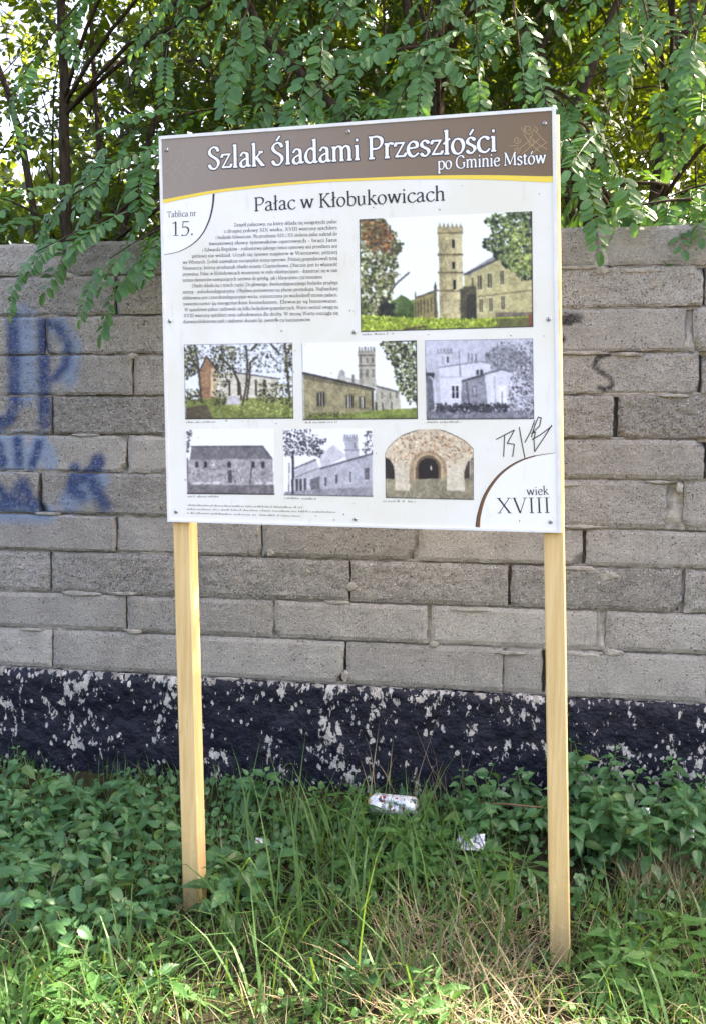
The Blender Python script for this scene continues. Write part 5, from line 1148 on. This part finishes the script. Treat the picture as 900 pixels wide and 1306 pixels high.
blades('grass', 3600, S_any(-.6, -.035), .06, .15, .0034, M['grass'], 'thin green grass at the foot of the wall', 'grass', .7, .7)
gp = lambda *a: ground_px(*a)[:2]
def S_px(poly):
    Q = [gp(*p) for p in poly]; xs = [q[0] for q in Q]; ys = [q[1] for q in Q]
    def f():
        while True:
            x, y = random.uniform(min(xs), max(xs)), random.uniform(min(ys), max(ys)); ins = False
            for (xa, ya), (xb, yb) in zip(Q, Q[1:]+Q[:1]):
                if (ya > y) != (yb > y) and x < xa+(xb-xa)*(y-ya)/(yb-ya): ins = not ins
            if ins: return x, y, .7+.6*random.random()
    return f
blades('long_grass', 330, S_px([(260, 1080), (420, 1060), (620, 1120), (680, 1200), (560, 1310), (280, 1310)]), .16, .36, .0062, M['grass'], 'long arching green grass blades between the posts', 'grass', 1.1, 1.5)
blades('long_grass', 150, S_px([(400, 1040), (560, 1040), (580, 1110), (380, 1110)]), .12, .26, .005, M['grass'], 'long grass blades round the crushed can', 'grass', 1.1, 1.5)
blades('long_grass', 160, S_px([(-30, 1230), (230, 1230), (240, 1340), (-30, 1340)]), .10, .24, .0055, M['grass'], 'long sunlit grass in front of the nettle patch', 'grass', 1.2, 1.5)
blades('long_grass', 130, S_px([(730, 1150), (930, 1150), (930, 1340), (720, 1340)]), .10, .22, .0055, M['grass'], 'long sunlit grass beside the post under the numeral', 'grass', 1.2, 1.5)
blades('dry_straw', 3400, S_any(-1.7, -.5), .06, .18, .0026, M['straw'], 'matted dry straw lying in the grass', 'straw', 1.1, .5, .55)
blades('dry_straw', 800, S_px([(480, 1180), (690, 1170), (700, 1340), (480, 1340)]), .08, .20, .0034, M['straw'], 'thick tuft of dry straw between the posts near the numeral post', 'straw', 1.1, .5, .5)
blades('dry_straw', 420, S_px([(800, 1110), (890, 1100), (910, 1150), (800, 1160)]), .08, .16, .0026, M['straw'], 'pale dry straw hanging below the nettle bush', 'straw', .8, .8, .2)
blades('dry_stalks', 26, S_px([(470, 1012), (600, 1012), (600, 1030), (470, 1030)]), .14, .30, .0032, M['straw'], 'thin dry stalks against the black wall foot above the can', 'straw', .5, .5)
blades('dry_stalks', 60, S_any(-.45, -.05), .08, .2, .002, M['straw'], 'scattered dry stalks along the foot of the wall', 'straw', .8, .7)
# small round-leaved ground cover
def cover(name, n, sampler, mat, label, sz=(.007, .016), hh=(.01, .06)):
    V = []; F = []
    for i in range(n):
        x, y, k = sampler(); z = G(x, y)+random.uniform(*hh); r = random.uniform(*sz); nn = rng.normal(0, .45, 3)+np.array([0, -.25, 1]); nn /= np.linalg.norm(nn); a = np.cross(nn, [1, 0, 0]); a /= np.linalg.norm(a); b = np.cross(nn, a); c = np.array([x, y, min(z, z)]); k0 = len(V); ph = random.uniform(0, 6)
        for j in range(6): t = ph+j*1.047; V.append(c+(a*math.cos(t)*(1.15)+b*math.sin(t)*.85)*r+nn*(.2*r if j % 3 else -.1*r))
        F.append(tuple(k0+j for j in range(6)))
    return tag(obj(name, V, F, mat), label, 'ground cover', kind='stuff')
cover('ground_cover', 3200, S_any(-.62, -.035), M['nettle'], 'small leaves of low weeds filling the foot of the wall', hh=(.0, .05))
cover('ground_cover', 4200, S_any(-1.6, -.6), M['herb'], 'small clover-like leaves in the grass', sz=(.005, .011), hh=(.0, .035))
# crushed drink can lying on the weeds
def mat_can():
    k = NM('printed_can'); p = k.n('ShaderNodeTexCoord').outputs['Object']; n = k.noise(k.mapping(p, (1, 1, 1)), 38, 3, .6); n2 = k.noise(p, 52, 2); n3_ = k.noise(p, 24, 2, out=0)
    c = k.mix(k.ramp(n, [(.40, 0), (.43, 1)]), srgb(84, 110, 108), srgb(214, 220, 226)); c = k.mix(k.ramp(n2, [(.62, 0), (.645, 1)]), c, srgb(150, 38, 62)); c = k.mix(k.ramp(n3_, [(.64, 0), (.67, 1)]), c, srgb(60, 70, 96))
    k.base(c); k.rough(.3, .5); k.b.inputs['Metallic'].default_value = .35; return k.m
M['can'] = mat_can(); M['can_end'] = plain('can_end_gold', srgb(176, 134, 66), .35, .5, .7)
cA = at_y(471, 1024, -.17); cB = at_y(532, 1030, -.19); ax = cB-cA; Lc = np.linalg.norm(ax); ax /= Lc; s1 = np.cross(ax, [0, 0, 1.]); s1 /= np.linalg.norm(s1); s2 = np.cross(s1, ax)
e = empty('drink_can', tuple((cA+cB)/2-np.array([0, 0, .033]))); tag(e, 'crushed white drink can with red and dark print at the wall foot', 'can')
def lathe(name, prof, mat, n=28, dent=.0, par=None):
    V = []; F = []
    for i, (t, r) in enumerate(prof):
        for j in range(n):
            a = 6.2832*j/n; rr = r*(1-dent*max(0, n3(t*2.3+1, math.cos(a)*1.2, math.sin(a)*1.2)+.1)); V.append(cA+ax*Lc*t+(s1*math.cos(a)+s2*math.sin(a))*rr)
        if i:
            for j in range(n): F.append(((i-1)*n+j, i*n+j, i*n+(j+1) % n, (i-1)*n+(j+1) % n))
    return obj(name, V, F, mat, par or e, True)
can = lathe('body', [(.035, .027), (.07, .031)]+[(.1+.8*i/14, .0325) for i in range(15)]+[(.94, .031), (.985, .0255)], M['can'], dent=.55)
lathe('rim', [(.0, .0235), (.0, .0265), (.02, .0275), (.04, .0268)], M['can_end']); lathe('end_panel', [(.012, .0235), (.03, .022), (.03, .012), (.032, .0002)], M['can_end'])
lathe('base_dome', [(.985, .0255), (1.0, .022), (.96, .010), (.955, .0002)], M['can'])
# crumpled wrapper and scraps
def mat_wrap():
    k = NM('printed_wrapper'); p = k.n('ShaderNodeTexCoord').outputs['Object']; wv = k.n('ShaderNodeTexWave', i_Scale=24.0, i_Distortion=14.0); wv.inputs['Detail'].default_value = 3; k.link(p, wv.inputs[0])
    k.base(k.mix(k.ramp(wv.outputs['Fac'], [(.2, 0), (.5, 1)]), srgb(96, 100, 112), srgb(206, 208, 214))); k.rough(.4, .5); return k.m
M['wrap'] = mat_wrap(); M['paper'] = plain('paper_scrap', (.72, .73, .76), .6, .3, nscale=60)
def crumple(name, px, py, y, sx, sz_, mat, label, cat, sd, tilt=.6, group=None):
    c = at_y(px, py, y); n = 9; V = []; F = []
    for j in range(n+1):
        for i in range(n+1):
            u, v = (i/n-.5)*sx, (j/n-.5)*sz_; w_ = .014*n3(u*40, v*40, sd)+.009*n3(u*95, v*95, sd); k_ = 1+.55*n3(u*30+3, v*30, sd+2); u *= k_; v *= 1+.55*n3(u*26, v*26+5, sd+4)
            V.append(c+np.array([u+.15*v, v*math.sin(tilt)+w_*math.cos(tilt), v*math.cos(tilt)-w_*math.sin(tilt)*.5+u*.08]))
    F = [(j*(n+1)+i, j*(n+1)+i+1, (j+1)*(n+1)+i+1, (j+1)*(n+1)+i) for j in range(n) for i in range(n)]
    lo = [v-np.array([0, -.0008, .0008]) for v in V]; m = len(V); V = V+lo; F += [tuple(m+q for q in reversed(f)) for f in F[:n*n]]
    ring = [i for i in range(n+1)]+[j*(n+1)+n for j in range(1, n+1)]+[n*(n+1)+i for i in range(n-1, -1, -1)]+[j*(n+1) for j in range(n-1, 0, -1)]
    for a, b in zip(ring, ring[1:]+ring[:1]): F.append((b, a, m+a, m+b))
    tag(obj(name, V, F, mat), label, cat, group)
crumple('wrapper', 600, 1074, -.36, .075, .045, M['wrap'], 'crumpled grey printed wrapper caught in the weeds', 'wrapper', 3.)
crumple('paper_scrap', 333, 1073, -.38, .032, .018, M['paper'], 'small pale paper scrap in the weeds beside the post under the blue lettering', 'paper', 5.)
crumple('paper_scrap', 822, 1034, -.30, .022, .018, M['paper'], 'tiny white paper scrap on the nettle bush', 'paper', 7.)
crumple('paper_scrap', 880, 1062, -.34, .018, .024, M['paper'], 'white paper shred low in the nettle bush', 'paper', 9.)
crumple('paper_scrap', 164, 1268, -.93, .026, .03, M['paper'], 'sunlit white paper scrap in front of the nettle patch', 'paper', 11.)
crumple('paper_scrap', 355, 1300, -1.0, .02, .03, M['paper'], 'white paper scrap in the grass midway between the posts', 'paper', 13.)
# broken twigs
for P, lab in (([(183, 1133, -.55), (200, 1116, -.55), (222, 1101, -.53)], 'short broken brown twig beside the post under the blue lettering'), ([(690, 1030, -.25), (650, 1026, -.25), (612, 1024, -.22)], 'thin dry twig crossing behind the post under the numeral'), ([(205, 1245, -.9), (265, 1258, -.9), (330, 1275, -.92)], 'pale bent stalk lying in the grass before the post')):
    mb = MB(); mb.tube([at_y(*q) for q in P], [.0035, .003, .0018], 5); tag(mb.obj('twig', M['twig']), lab, 'twig')
